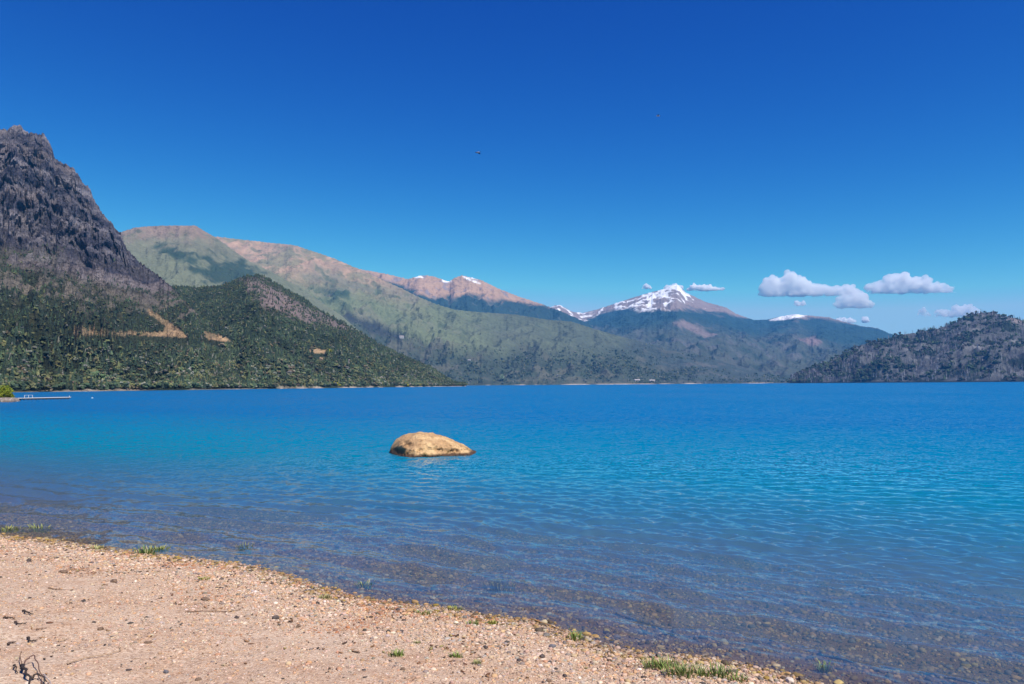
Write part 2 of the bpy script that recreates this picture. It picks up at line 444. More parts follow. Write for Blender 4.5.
def paint_cliff(d):
    x, y, px, py = d['X'], d['Y'], d['px'], d['py']
    n = fbm(x / 90, d['Z'] / 60, 3, 5); n2 = fbm(x / 25, d['Z'] / 25, 4, 5)
    edge = 262 + (px - 60) * .22 + 24 * n
    c = np.zeros(px.shape + (3,)) + np.array(ROCK)
    n3 = fbm(x / 9, d['Z'] / 11, 5, 4)
    c = mixc(c, (.27, .245, .26), sstep(.0, .5, n2 + .5 * n3)); c = mixc(c, (.27, .22, .21), sstep(.1, .5, n - .3 * n2) * .5)
    c = mixc(c, (.07, .067, .09), sstep(.0, .45, -n2 - .3 * n + .5 * n3))
    low = sstep(-14, 20, py - edge)
    c = mixc(c, (.25, .215, .17), low * .9); c = mixc(c, (.05, .06, .036), low * sstep(-.3, .15, n2 + .3 * n + .3 * n3))
    veg = sstep(288, 306, py + 16 * n + 6 * n2 - .10 * px)
    c = mixc(c, (.05, .062, .036), veg); c = mixc(c, (.11, .105, .06), veg * sstep(.25, .7, n2) * .8)
    c = mixc(c, TAN, clear_mask(d)); c = mixc(c, (.36, .27, .16), clear_mask(d) * sstep(-.1, .4, n2)); c = mixc(c, (.45, .38, .3), sstep(2.6, .8, d['Z']) * sstep(-.25, .2, n2))
    d['tree'] = np.clip(low * .8 * sstep(-.3, .2, n2 + .3 * n) + veg, 0, 1) * (1 - clear_mask(d, .8))
    return c

def paint_wood(d):
    x, y, px, py = d['X'], d['Y'], d['px'], d['py']
    n = fbm(x / 70, y / 90, 13, 5); n2 = fbm(x / 20, y / 25, 14, 4)
    c = np.zeros(px.shape + (3,)) + np.array(FOR)
    c = mixc(c, (.095, .09, .05), sstep(360, 374, py + 8 * n) * sstep(-.1, .5, n2 + .2))
    rk = sstep(-3, 4, polydist(px, py, ROCK2) + 5 * n2) * sstep(.9, .2, n)
    c = mixc(c, (.23, .18, .17), rk); c = mixc(c, FOR, rk * sstep(.15, .5, n2))
    c = mixc(c, TAN, clear_mask(d)); c = mixc(c, (.45, .38, .3), sstep(2.8, .8, d['Z']) * sstep(-.25, .2, n2))
    d['tree'] = np.clip(1 - rk * .85, 0, 1) * (1 - clear_mask(d, .8))
    return c

def paint_dome(d):
    x, y, px, py = d['X'], d['Y'], d['px'], d['py']
    n = fbm(x / 300, y / 300, 23, 5); n2 = fbm(x / 60, y / 90, 24, 5)
    c = np.zeros(px.shape + (3,)) + np.array((.175, .175, .115))
    c = mixc(c, GRASS, sstep(-8, 18, py - (238 + .18 * (px - 120)) + 9 * n))
    c = mixc(c, (.26, .19, .14), sstep(246, 228, py + 8 * n2))
    for P in ([(152, 246), (160, 245), (200, 256), (214, 259), (196, 264), (176, 260)], [(192, 270), (226, 260), (244, 262), (262, 274), (232, 286), (206, 280)]):
        c = mixc(c, (.045, .07, .045), sstep(-4, 4, polydist(px, py, P) + 9 * n2))
    c = mixc(c, (.06, .075, .045), sstep(.35, .8, n2) * .7)
    return c

def paint_ridge(d):
    x, y, px, py = d['X'], d['Y'], d['px'], d['py']
    n = fbm(x / 420, y / 520, 33, 5); n2 = fbm(x / 90, y / 140, 34, 5)
    crest = np.interp(px, [200, 365, 436, 480, 516, 620], [236, 271, 305, 318, 312, 336])
    dep = py - crest
    c = np.zeros(px.shape + (3,)) + np.array((.156, .182, .098))
    tan = sstep(46, 12, dep + 20 * n + 8 * n2 + .13 * (px - 250)) * sstep(440, 380, px)
    tan = tan * (.35 + .65 * sstep(-.35, .2, n + .6 * n2 + .5 * d['gl']))
    c = mixc(c, PINK, tan)
    c = mixc(c, (.50, .34, .24), tan * sstep(.0, .5, n2) * .8); c = mixc(c, (.10, .125, .075), sstep(-.05, -.30, d['gl'] + .2 * n2) * .45)  # gullies tinted darker green: plant cover, plus painted shade that brings out relief
    c = mixc(c, (.23, .20, .145), sstep(-.05, .5, n - .2 * n2) * .6 * sstep(560, 480, px))
    c = mixc(c, (.085, .115, .06), sstep(.2, .6, n2 + .25 * n) * .65)
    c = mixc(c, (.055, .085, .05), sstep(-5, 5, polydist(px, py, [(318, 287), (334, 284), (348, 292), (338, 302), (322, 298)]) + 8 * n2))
    c = mixc(c, (.098, .118, .082), sstep(420, 520, px + 30 * n) * .8)
    lowf = sstep(-10, 9, py - np.interp(px, [300, 345, 400, 440, 500, 560, 640, 700], [322, 318, 336, 348, 352, 355, 350, 350]) + 9 * n + 4 * n2)
    lowf = lowf * sstep(700, 560, px + 60 * n) ** .5
    c = mixc(c, (.062, .082, .076), sstep(560, 680, px + 60 * n)); c = mixc(c, (.11, .115, .105), sstep(600, 700, px + 60 * n) * sstep(.0, .5, n2))
    c = mixc(c, (.055, .072, .052), lowf * .9); c = mixc(c, (.12, .12, .085), lowf * sstep(.05, .5, n2 + .4 * n) * .85)
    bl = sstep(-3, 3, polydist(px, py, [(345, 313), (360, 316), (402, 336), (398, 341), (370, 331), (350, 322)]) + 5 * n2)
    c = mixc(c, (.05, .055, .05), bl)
    c = mixc(c, (.5, .42, .32), sstep(4.0, 1.0, d['Z']) * sstep(-.1, .25, n2))
    d['tree'] = lowf * (.12 + .88 * sstep(.15, -.35, n2 + .5 * n)) + .10 * sstep(372, 380, py)
    return c

def paint_red(d):
    x, y, px, py = d['X'], d['Y'], d['px'], d['py']
    n = fbm(x / 400, y / 500, 43, 5); n2 = fbm(x / 110, y / 150, 44, 5)
    tl = np.interp(px, [340, 365, 400, 430, 470, 500, 520, 545, 620], [276, 273, 288, 295, 294, 300, 302, 304, 320]) + 5 * n + 3 * n2
    c = np.zeros(px.shape + (3,)) + np.array((.034, .062, .06))
    c = mixc(c, PINK, sstep(2.5, -2.5, py - tl)); c = mixc(c, (.25, .2, .2), sstep(2.5, -2.5, py - tl) * sstep(.1, .5, n2))
    for P in ([(438, 276.5), (446, 281), (452, 279.5), (452, 282.5), (443, 282)], [(459, 275), (465, 276), (482, 283), (481, 286), (468, 281)], [(412, 276), (420, 275), (424, 278), (414, 278.5)], [(470, 276), (478, 280), (472, 279)]):
        c = mixc(c, SNOW, sstep(-.6, .6, polydist(px, py, P) + 1.6 * n2 - .75))
    c = mixc(c, (.15, .15, .13), sstep(.3, .7, n2 + .3 * n) * sstep(290, 300, py) * .6)
    return c

def paint_snow(d):
    x, y, px, py = d['X'], d['Y'], d['px'], d['py']
    n = fbm(x / 600, y / 700, 53, 5); n2 = fbm(x / 160, y / 240, 54, 5)
    st = ridged(x / 170, y / 700, 55, 4)
    tl = np.interp(px, [540, 580, 612, 640, 690, 720, 745, 780, 820, 900], [325, 322, 309, 309, 309, 314, 317, 318, 319, 330]) + 3.0 * n + 2.5 * n2
    c = np.zeros(px.shape + (3,)) + np.array((.030, .062, .066))
    above = sstep(2.5, -2.5, py - tl)
    c = mixc(c, (.26, .2, .18), above)
    sn = above * sstep(.60, .70, st + .12 * n2 + .10 * sstep(690, 660, px) - .22 * sstep(680, 698, px) + .010 * (298 - py))
    sn = np.maximum(sn, above * sstep(612, 604, px) * sstep(.1, .45, n2) * .8)
    c = mixc(c, SNOW, sn)
    c = mixc(c, SNOW, sstep(-1.2, 1, polydist(px, py, [(770, 320.5), (782, 315.5), (796, 313.5), (808, 315), (796, 318), (784, 320)]) + 1.5 * n2))
    low = sstep(-6, 10, py - np.interp(px, [560, 620, 690, 720, 760, 800, 830, 900], [322, 332, 322, 330, 333, 331, 345, 352]) + 8 * n)
    c = mixc(c, (.085, .095, .075), low * .8); c = mixc(c, (.13, .125, .125), low * sstep(.05, .55, n2 + .5 * n) * .6)
    c = mixc(c, (.035, .055, .045), low * sstep(.1, .5, -n2 - .2 * n) * .8)
    c = mixc(c, (.2, .16, .15), sstep(-2, 2, polydist(px, py, [(675, 322), (690, 322), (716, 334), (706, 338), (690, 331)]) + 4 * n2))
    c = mixc(c, (.2, .15, .15), sstep(-2, 2, polydist(px, py, [(800, 340), (815, 337), (822, 342), (812, 346)]) + 3 * n2))
    c = mixc(c, (.5, .42, .32), sstep(5.0, 1.0, d['Z']) * sstep(-.1, .25, n2))
    return c

def paint_burnt(d):
    x, y, px, py = d['X'], d['Y'], d['px'], d['py']
    n = fbm(x / 160, y / 200, 63, 5); n2 = fbm(x / 40, y / 60, 64, 5)
    c = np.zeros(px.shape + (3,)) + np.array((.10, .105, .11))
    c = mixc(c, (.20, .20, .205), sstep(.0, .55, n2)); c = mixc(c, (.026, .036, .032), sstep(.0, .35, n + .5 * n2 - .05 + .12 * sstep(345, 380, py)))
    c = mixc(c, (.24, .2, .19), sstep(-1.5, 1.5, polydist(px, py, [(1008, 319), (1016, 318), (1026, 323), (1016, 323)])))
    c = mixc(c, (.02, .026, .026), sstep(5, 1.5, d['Z']))
    d['tree'] = np.clip(.5 + .5 * n, 0, 1)
    return c

cliffprof = lambda t: .34 * t ** 1.05 + .66 * sstep(.25, 1.08, t) / 1.0 * (t ** .6)
L1 = land('cliff_mountain', [(-170, 150), (-110, 138), (-60, 133), (-20, 131), (0, 129.8), (9, 129), (14, 125.8), (19, 125.6), (26.7, 132.4), (43, 134.7), (48, 139), (52, 149.4), (54.7, 158.3), (62.3, 163.4), (73.8, 168.5), (81.4, 181), (90.3, 190), (96.7, 205.4), (104.3, 215.6), (115.7, 228.3), (120.8, 234.6), (127, 250), (142.5, 265), (157.7, 275), (168, 284), (178, 293), (191, 308), (203.5, 321), (214, 334), (235, 350), (260, 370), (275, 387)],
          [(-170, 1700), (20, 1650), (120, 1500), (170, 1250), (214, 1000), (275, 800)], [(-170, 480), (20, 500), (120, 560), (200, 620), (275, 740)],
          'cliff', paint_cliff, cliffprof, 95, 170, 760, 460, 3, 1.0, 1.8, crag=40)
tag(L1['o'], 'dark purple grey cliff mountain above the wooded near shore', 'mountain', kind='structure')
L2 = land('wooded_hill', [(140, 300), (160, 287), (180, 287), (200, 288), (220, 287), (235, 281), (248, 276), (261, 276), (271, 281), (286, 290), (304, 299), (317, 309), (334.5, 318), (352, 328), (372.6, 341), (385, 348.5), (406, 358.6), (428.6, 368), (440, 375), (447, 380), (456, 384.4), (466, 387)],
          [(140, 1500), (260, 1500), (350, 1450), (450, 1350)], [(140, 1050), (210, 900), (250, 720), (300, 780), (380, 950), (450, 1250)],
          'hill', paint_wood, lambda t: t ** .9, 34, 140, 480, 220, 9, .9, 1.2)
tag(L2['o'], 'dark forested hill with bare rocks along its falling crest', 'hill', kind='structure')
L3 = land('green_dome', [(60, 262), (100, 240), (119.5, 233), (135, 228), (150, 226.6), (165, 226), (196, 226), (203.5, 231), (216, 238), (235, 252), (250, 262), (271, 272), (291, 283), (312, 296), (340, 315), (370, 340)],
          [(60, 4200), (200, 4200), (370, 3600)], [(60, 2400), (370, 2600)], 'ridge', paint_dome, lambda t: t ** .95, 130, 520, 520, 220, 21, .8, .3)
tag(L3['o'], 'rounded grassy dome behind the dark cliff mountain', 'mountain', kind='structure')
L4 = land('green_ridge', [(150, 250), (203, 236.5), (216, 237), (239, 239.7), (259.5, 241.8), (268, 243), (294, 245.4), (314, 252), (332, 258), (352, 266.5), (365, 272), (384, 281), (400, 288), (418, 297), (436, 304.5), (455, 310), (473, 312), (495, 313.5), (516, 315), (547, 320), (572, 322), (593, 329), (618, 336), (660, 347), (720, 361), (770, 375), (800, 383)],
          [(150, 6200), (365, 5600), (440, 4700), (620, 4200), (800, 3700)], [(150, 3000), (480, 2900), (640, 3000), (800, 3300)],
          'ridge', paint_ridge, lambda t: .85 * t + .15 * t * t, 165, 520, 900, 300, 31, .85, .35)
tag(L4['o'], 'long green mountain ridge with bare pinkish crest', 'mountain', kind='structure')
L5 = land('reddish_mountain', [(320, 290), (352, 268), (365, 270.4), (385, 274), (408, 279.5), (418, 276.5), (426, 275.6), (434, 277), (449, 282), (455, 278), (462, 275.8), (472, 278), (481, 280.4), (498.5, 289), (519, 297), (542, 304.5), (559.6, 311), (577, 318.5), (600, 330), (640, 345)],
          [(320, 7600), (640, 7000)], [(320, 5200), (640, 5000)], 'far', paint_red, lambda t: t ** .95, 210, 600, 560, 220, 41, .9, .35)
tag(L5['o'], 'reddish bare summits with snow scraps above dark forest', 'mountain', kind='structure')
L6 = land('snowy_mountain', [(500, 330), (540, 312), (554.5, 306), (559.6, 305.3), (572, 312), (582.5, 313.4), (598, 309.6), (613, 304.5), (633, 298), (651, 292.6), (660, 290.5), (666, 288.6), (672, 286), (677, 284.8), (681, 288), (686, 293), (706, 302.5), (726.5, 308), (736.7, 314.5), (754.5, 320.5), (767, 320), (782.5, 316.5), (795, 314.6), (805, 315.6), (828, 317.6), (843.5, 322), (861, 326.5), (876.6, 328.3), (889, 333.6), (900, 337), (940, 350), (1000, 372)],
          [(500, 9600), (680, 9400), (780, 9000), (1000, 8000)], [(500, 3600), (700, 3500), (1000, 4200)], 'far', paint_snow, lambda t: .75 * t + .25 * t * t, 130, 800, 900, 300, 51, .9, .3)
tag(L6['o'], 'far blue mountain with a pointed summit streaked in snow', 'mountain', kind='structure')
L7 = land('burnt_hill', [(789, 383), (792, 380), (799.6, 373.5), (815, 367), (830, 361), (850.5, 350.6), (866, 344), (883.5, 340.5), (896, 336), (916.6, 333), (937, 329), (957, 322.7), (967.5, 316.5), (980, 312.8), (993, 313.3), (1005.6, 316), (1018, 320), (1024, 321), (1060, 326), (1110, 330), (1170, 345), (1230, 372)],
          [(789, 2700), (980, 3300), (1230, 3200)], [(789, 2600), (1024, 2300), (1230, 2200)], 'hill', paint_burnt, lambda t: t ** .9, 75, 330, 520, 200, 61, .9, .8)
tag(L7['o'], 'low dark hill of burnt trees at the far right of the lake', 'hill', kind='structure')
L7['o']['label'] = 'low dark hill of burnt trees beyond the open lake'

# ------------------------------------------------------------------ tree shapes
def ico(sub):
    bm = bmesh.new(); bmesh.ops.create_icosphere(bm, subdivisions=sub, radius=1.0)
    bm.verts.ensure_lookup_table()
    V = np.array([v.co[:] for v in bm.verts]); Fc = np.array([[v.index for v in f.verts] for f in bm.faces]); bm.free()
    return V, Fc
ICO1, ICO2, ICO3 = ico(1), ico(2), ico(3)

def conifer(rng, tiers=5, n=8):
    """unit height conifer: trunk and drooping jagged whorls"""
    V, T = [], []
    for k in range(tiers):
        z0 = .10 + .78 * k / tiers; z1 = z0 + .36 * (1 - .35 * k / tiers)
        if k == tiers - 1: z1 = 1.0
        r = .20 * (1 - k / tiers) ** .8 + .025
        b = len(V); V.append((rng.normal(0, .008), rng.normal(0, .008), z1)); a0 = rng.uniform(0, 6.3)
        for i in range(n):
            q = r * (rng.uniform(.55, 1.15) if i % 2 else rng.uniform(.85, 1.25)); a = a0 + 6.283 * i / n
            V.append((q * math.cos(a), q * math.sin(a), z0 - (.05 if i % 2 == 0 else -.03)))
        for i in range(n): T.append((b, b + 1 + i, b + 1 + (i + 1) % n))
    nb = len(V)
    for z, r in ((0, .022), (.3, .015)):
        for i in range(4): V.append((r * math.cos(1.57 * i), r * math.sin(1.57 * i), z))
    for i in range(4):
        j = (i + 1) % 4; T += [(nb + i, nb + j, nb + 4 + j), (nb + i, nb + 4 + j, nb + 4 + i)]
    return np.array(V), np.array(T)

def broad(rng, n=5):
    V, T = [], []; c = 0
    v0, f0 = ICO1
    for k in range(n):
        ctr = np.array((rng.normal(0, .16), rng.normal(0, .16), rng.uniform(.35, .8))); s = rng.uniform(.16, .28)
        v = v0 * (s * rng.uniform(.65, 1.25, (len(v0), 1))) * (1, 1, .9) + ctr
        V.append(v); T.append(f0 + c); c += len(v)
    for z, r in ((0, .03), (.5, .02)):
        V.append(np.array([(r * math.cos(1.57 * i), r * math.sin(1.57 * i), z) for i in range(4)]))
    q = []
    for i in range(4):
        j = (i + 1) % 4; q += [(c + i, c + j, c + 4 + j), (c + i, c + 4 + j, c + 4 + i)]
    T.append(np.array(q))
    return np.concatenate(V), np.concatenate(T)

def snag(rng):
    """bare dead trunk with a few stub branches"""
    V, T = [], []
    def spike(a, b, r):
        a = np.array(a, float); b = np.array(b, float); i = len(V)
        for k in range(3): V.append(a + r * np.array((math.cos(2.1 * k), math.sin(2.1 * k), 0)))
        V.append(b); T.extend([(i, i + 1, i + 3), (i + 1, i + 2, i + 3), (i + 2, i, i + 3)])
    spike((0, 0, 0), (rng.normal(0, .03), rng.normal(0, .03), 1), .05)
    for k in range(5):
        z = rng.uniform(.35, .8); a = rng.uniform(0, 6.3); spike((0, 0, z), (.2 * math.cos(a), .2 * math.sin(a), z + .15), .02)
    return np.array(V), np.array(T)

tr = np.random.default_rng(3)
CON = [conifer(tr) for _ in range(6)]; BRO = [broad(tr) for _ in range(6)]; SNG = [snag(tr) for _ in range(4)]

def sample(d, n, key='tree', tmax=1.02, rng=tr):
    X, Y, Z, W = d['X'], d['Y'], d['Z'], d[key]
    nr, nc = X.shape
    i = rng.integers(0, nr - 1, n); j = rng.integers(0, nc - 1, n)
    area = d['R'][i, j]; ok = (rng.random(n) < W[i, j]) & (d['T'][i, j] > 0) & (d['T'][i, j] < tmax) & (Z[i, j] > .6)
    i, j = i[ok], j[ok]; fi, fj = rng.random(len(i)), rng.random(len(i))
    def bl(a): return (a[i, j] * (1 - fi) + a[i + 1, j] * fi) * (1 - fj) + (a[i, j + 1] * (1 - fi) + a[i + 1, j + 1] * fi) * fj
    return bl(X), bl(Y), bl(Z), bl(d['px']), bl(d['py'])

def forest(name, lib, pts, hts, tones, mat, wide=1.0, rng=tr):
    """one mass of trees"""
    Vs, Ts, Cs, c = [], [], [], 0
    kind = rng.integers(0, len(lib), len(hts))
    for k, (v, f) in enumerate(lib):
        m = np.where(kind == k)[0]
        if not len(m): continue
        a = rng.uniform(0, 6.283, len(m)); ca, sa = np.cos(a), np.sin(a); h = hts[m]; wv = wide * rng.uniform(.8, 1.3, len(m))
        P = np.empty((len(m), len(v), 3))
        P[..., 0] = (v[:, 0] * ca[:, None] - v[:, 1] * sa[:, None]) * (h * wv)[:, None] + pts[m, 0:1]
        P[..., 1] = (v[:, 0] * sa[:, None] + v[:, 1] * ca[:, None]) * (h * wv)[:, None] + pts[m, 1:2]
        P[..., 2] = v[:, 2] * h[:, None] + pts[m, 2:3] - .03 * h[:, None]
        Vs.append(P.reshape(-1, 3)); Ts.append((f[None] + (np.arange(len(m)) * len(v))[:, None, None]).reshape(-1, 3) + c)
        Cs.append(np.repeat(tones[m], len(v), 0)); c += len(m) * len(v)
    return new_mesh(name, np.concatenate(Vs), [np.concatenate(Ts)], mat, False, cols=np.concatenate(Cs))

def tones_for(n, pal, wts, rng=tr, j=.25):
    pal = np.array(pal); k = rng.choice(len(pal), n, p=np.array(wts) / sum(wts))
    return pal[k] * rng.uniform(1 - j, 1 + j, (n, 1)) * rng.uniform(.93, 1.07, (n, 3))

DARK, MIDG, OLIVE, GREYT, BROWN = (.036, .056, .038), (.066, .095, .048), (.13, .135, .06), (.18, .18, .15), (.13, .105, .07)
# near headland: conifers over all of it, leafy scrub low down
parts = []
for d, n in ((L1, 62000), (L2, 42000)):
    x, y, z, px, py = sample(d, n); parts.append(np.stack([x, y, z, px, py], 1))
P = np.concatenate(parts); n = len(P)
lowz = sstep(345, 385, P[:, 4] + 10 * fbm(P[:, 0] / 60, P[:, 1] / 60, 81, 3))
isb = tr.random(n) < .34 + .45 * lowz
ht = np.where(isb, tr.uniform(2.6, 4.6, n), tr.uniform(3.6, 7.0, n)) * (.75 + .35 * sstep(300, 380, P[:, 4]))
tc = np.where(isb[:, None], tones_for(n, [MIDG, OLIVE, GREYT, BROWN, DARK], [5, 4, 1.3, 1.2, 3]), tones_for(n, [DARK, MIDG, OLIVE, GREYT], [8, 4, .5, .35], j=.18) * .92)
tc = tc * (1 + .55 * np.clip(fbm(P[:, 0] / 38, P[:, 1] / 55, 83, 4), -.8, .9))[:, None]
tag(forest('headland_conifer_forest', CON, P[~isb], ht[~isb], tc[~isb], M['leaf']), 'dark conifer forest covering the slopes of the near headland', 'forest', kind='stuff')
tag(forest('headland_scrub', BRO, P[isb], ht[isb], tc[isb], M['leaf'], 1.15), 'olive and grey leafy scrub low on the headland slopes', 'scrub', kind='stuff')
# wood at the foot of the long ridge
x, y, z, px, py = sample(L4, 40000); P = np.stack([x, y, z], 1); n = len(P)
tag(forest('lakeside_wood', CON[:3] + BRO[:2], P, tr.uniform(5, 11, n), tones_for(n, [DARK, MIDG, OLIVE, GREYT], [4, 5, 2, .8]), M['leaf'], 1.2), 'dark blue green wood along the foot of the far ridge', 'forest', kind='stuff')
# burnt hill: bare grey trunks with surviving dark clumps
x, y, z, px, py = sample(L7, 15000); P = np.stack([x, y, z], 1); n = len(P)
live = fbm(P[:, 0] / 90, P[:, 1] / 110, 85, 3) + tr.normal(0, .25, n) > -.02
tag(forest('burnt_trunks', SNG, P[~live], tr.uniform(9, 19, (~live).sum()), tones_for((~live).sum(), [(.30, .29, .31), (.16, .15, .165), (.06, .056, .065)], [3, 3, 2]), M['leaf'], 1.2), 'bare grey dead trunks standing over the burnt hill', 'dead trees', kind='stuff')
tag(forest('surviving_wood', BRO[:3] + CON[:2], P[live], tr.uniform(7, 14, live.sum()), tones_for(live.sum(), [DARK, MIDG, (.06, .055, .05)], [5, 2, 2]), M['leaf'], 1.2), 'dark living trees scattered between the burnt trunks', 'forest', kind='stuff')

# ------------------------------------------------------------------ trees that stand out by themselves
shore_trees = []
for d, lo, hi in ((L1, 2, 262), (L2, 268, 446)):
    m = (d['Z'] > 1.2) & (d['Z'] < 7) & (d['T'] > 0)
    q = np.stack([d['X'][m], d['Y'][m], d['Z'][m], d['px'][m]], 1)
    for px in np.arange(lo, hi, 6.4):
        k = np.argmin(np.abs(q[:, 3] - px - tr.normal(0, 1.2)) * 3 + np.abs(q[:, 2] - tr.uniform(1.4, 5))); shore_trees.append(q[k])
protos = []
for k in range(4):
    v, f = CON[k]; tn = tones_for(1, [DARK, MIDG, OLIVE], [4, 3, 2])
    protos.append((v, f, np.repeat(tn, len(v), 0)))
first = {}
for i, q in enumerate(shore_trees):
    k = i % 4
    if k not in first:
        v, f, c = protos[k]; o = new_mesh('conifer_tree', v, [f], M['leaf'], cols=c); first[k] = o
    else:
        o = first[k].copy(); COL.objects.link(o)
    dist = math.hypot(q[0], q[1]); h = tr.uniform(4.5, 7.5) * (.75 + dist / 2600)
    o.location = (q[0], q[1], q[2] - .4); o.scale = (h * 1.15, h * 1.15, h); o.rotation_euler = (0, 0, tr.uniform(0, 6.28))
    tag(o, 'dark conifer in the front row at the foot of the near wooded headland', 'tree', 'conifers along the headland shore')

def leafy(name, label, cat, loc, wid, hgt, tones, n=900, low=.2, leaf=.16, group=None, parts=True, seed=1):
    """shrub or small tree: trunk with limbs, crown of separate leaf sprays"""
    r = np.random.default_rng(seed)
    root = tag(empty(name, loc), label, cat, group)
    V, T, C, c = [], [], [], 0
    lob = []
    for _ in range(16):
        a, q = r.uniform(0, 6.28), r.uniform(0, .78) ** .7; lob.append((q * math.cos(a) * wid / 2, q * math.sin(a) * wid / 2, hgt * r.uniform(low, .74) * math.sqrt(1 - .75 * q * q), r.uniform(.2, .34) * min(wid, hgt)))
    for i in range(n):
        L = lob[r.integers(len(lob))]; u = r.normal(size=3); u /= np.linalg.norm(u); q = np.array(L[:3]) + u * L[3] * r.uniform(.5, 1.1) * (1, 1, .85)
        if q[2] < low * .3 * hgt: q[2] = r.uniform(low * .3, .25) * hgt
        a, b = r.normal(size=3), r.normal(size=3); a /= np.linalg.norm(a); b -= a * (a @ b); b /= np.linalg.norm(b)
        s = leaf * r.uniform(.6, 1.4)
        V += [q - a * s, q + b * s * .55, q + a * s, q - b * s * .55]; T += [(c, c + 1, c + 2), (c, c + 2, c + 3)]; c += 4
        tn = np.array(tones[r.integers(len(tones))]) * r.uniform(.75, 1.25); C += [tn] * 4
    new_mesh('crown', V, [np.array(T)], M['leaf'], cols=np.array(C), parent=root)
    V, T = [], []
    def limb(p0, p1, r0, r1):
        p0, p1 = np.array(p0, float), np.array(p1, float); i = len(V)
        for p_, rr_ in ((p0, r0), (p1, r1)):
            for k in range(6): V.append(p_ + rr_ * np.array((math.cos(k * 1.047), math.sin(k * 1.047), 0)))
        for k in range(6): T.append((i + k, i + (k + 1) % 6, i + 6 + (k + 1) % 6, i + 6 + k))
    limb((0, 0, -.1 * hgt), (0, 0, .4 * hgt), .045 * hgt, .03 * hgt)
    for L in lob[:6]: limb((0, 0, .3 * hgt), L[:3], .022 * hgt, .008 * hgt)
    new_mesh('trunk', V, [np.array(T)], M['bark'], parent=root)
    return root

def on_land(d, px, py):
    """nearest visible point of a landform under a pixel"""
    e = np.hypot(d['px'] - px, d['py'] - py) + np.where((d['T'] > 0) & (d['T'] < 1), 0, 99) + d['R'] * 2e-4
    k = np.unravel_index(np.argmin(e), e.shape)
    return float(d['X'][k]), float(d['Y'][k]), float(d['Z'][k]), float(d['R'][k])

YEL = [(.42, .36, .03), (.34, .32, .04), (.20, .22, .04)]
for i, (L, px, py, wpx, lab) in enumerate((
        (L2, 335.5, 385.6, 9, 'wide yellow flowering bush alone at the water below the wooded hill'),
        (L2, 406, 385.8, 7, 'yellow flowering bush at the water nearer the tip of the wooded headland'),
        (L2, 419, 386, 5, 'smallest yellow flowering bush at the water, closest to the headland tip'),
        (L1, 16.5, 326, 5, 'yellow tree high in the dark forest under the cliff, above the pier'),
        (L1, 27, 330, 4, 'small yellow tree in the forest just below the other yellow tree'),
        (L2, 329, 353, 7, 'orange yellow bush beside the small tan clearing on the wooded hill'))):
    x, y, z, r = on_land(L, px, py); wd = wpx * r / F
    leafy('yellow_shrub' if py > 350 else 'yellow_tree', lab, 'shrub' if py > 350 else 'tree', (x, y, z - .1), wd, wd * (.55 if py > 350 else 1.0), YEL, 260, leaf=wd * .09, seed=20 + i)
x, y, z, r = on_land(L4, 502, 381)
leafy('pale_tree', 'tall pale green tree on the far shore below the long ridge', 'tree', (x, y, z), 5 * r / F, 8 * r / F, [(.22, .30, .16), (.30, .36, .22)], 400, leaf=.5 * r / F, seed=31)

# houses far across the lake
M['wall'] = mat_plain('pale_render_wall', (.46, .45, .43), .85, .1, .6)
M['roof'] = mat_plain('grey_sheet_roof', (.34, .31, .30), .7, .15, .8)
M['glass'] = mat_plain('dark_window_glass', (.03, .035, .045), .2, .1, 1)
def house(L, px, py, wpx, lab, rz):
    x, y, z, r = on_land(L, px, py); wd = wpx * r / F; dp = wd * .6; ht = wd * .34
    root = tag(empty('house', (x, y, z + .2), rz), lab, 'house')
    a, b = wd / 2, dp / 2; zb = -2.0
    V = [(-a, -b, zb), (a, -b, zb), (a, b, zb), (-a, b, zb), (-a, -b, ht), (a, -b, ht), (a, b, ht), (-a, b, ht), (-a, 0, ht * 1.55), (a, 0, ht * 1.55)]
    new_mesh('wall', V, [np.array([(0, 1, 5, 4), (1, 2, 6, 5), (2, 3, 7, 6), (3, 0, 4, 7)]), np.array([(5, 6, 9), (7, 4, 8)])], M['wall'], parent=root)
    e = wd * .05; k = ht * .55 / b; z0 = ht - e * k; z1 = ht * 1.55; d_ = wd * .03
    V = []
    for sx_ in (-a - e, a + e):
        V += [(sx_, -b - e, z0 + .02), (sx_, 0, z1 + .02), (sx_, b + e, z0 + .02), (sx_, b + e, z0 + d_), (sx_, 0, z1 + d_), (sx_, -b - e, z0 + d_)]
    Q = [(i, (i + 1) % 6, 6 + (i + 1) % 6, 6 + i) for i in range(6)] + [(0, 5, 4, 1), (1, 4, 3, 2), (6, 7, 10, 11), (7, 8, 9, 10)]
    new_mesh('roof', V, [np.array(Q)], M['roof'], parent=root)
    for wx in (-.28, .05, .32):
        hw, z0, z1 = wd * .07, ht * .35, ht * .75; w_ = wx * wd
        V = [(w_ - hw, -b - .12, z0), (w_ + hw, -b - .12, z0), (w_ + hw, -b - .12, z1), (w_ - hw, -b - .12, z1), (w_ - hw, -b + .1, z0), (w_ + hw, -b + .1, z0), (w_ + hw, -b + .1, z1), (w_ - hw, -b + .1, z1)]
        new_mesh('window', V, [np.array([(0, 1, 2, 3), (1, 5, 6, 2), (0, 3, 7, 4), (3, 2, 6, 7), (0, 4, 5, 1)])], M['glass'], parent=root)
house(L4, 402, 338, 4.2, 'white house alone high on the green slope behind the wooded hill', .2)
house(L4, 469, 361, 3.4, 'pale house among dark trees partway up the far green ridge', -.3)
house(L4, 637, 382, 5, 'pale grey house on the far shore, farther from the summit side', .1)
house(L4, 652.5, 382.4, 5, 'cream house on the far shore beside a pale strip of beach', -.15)

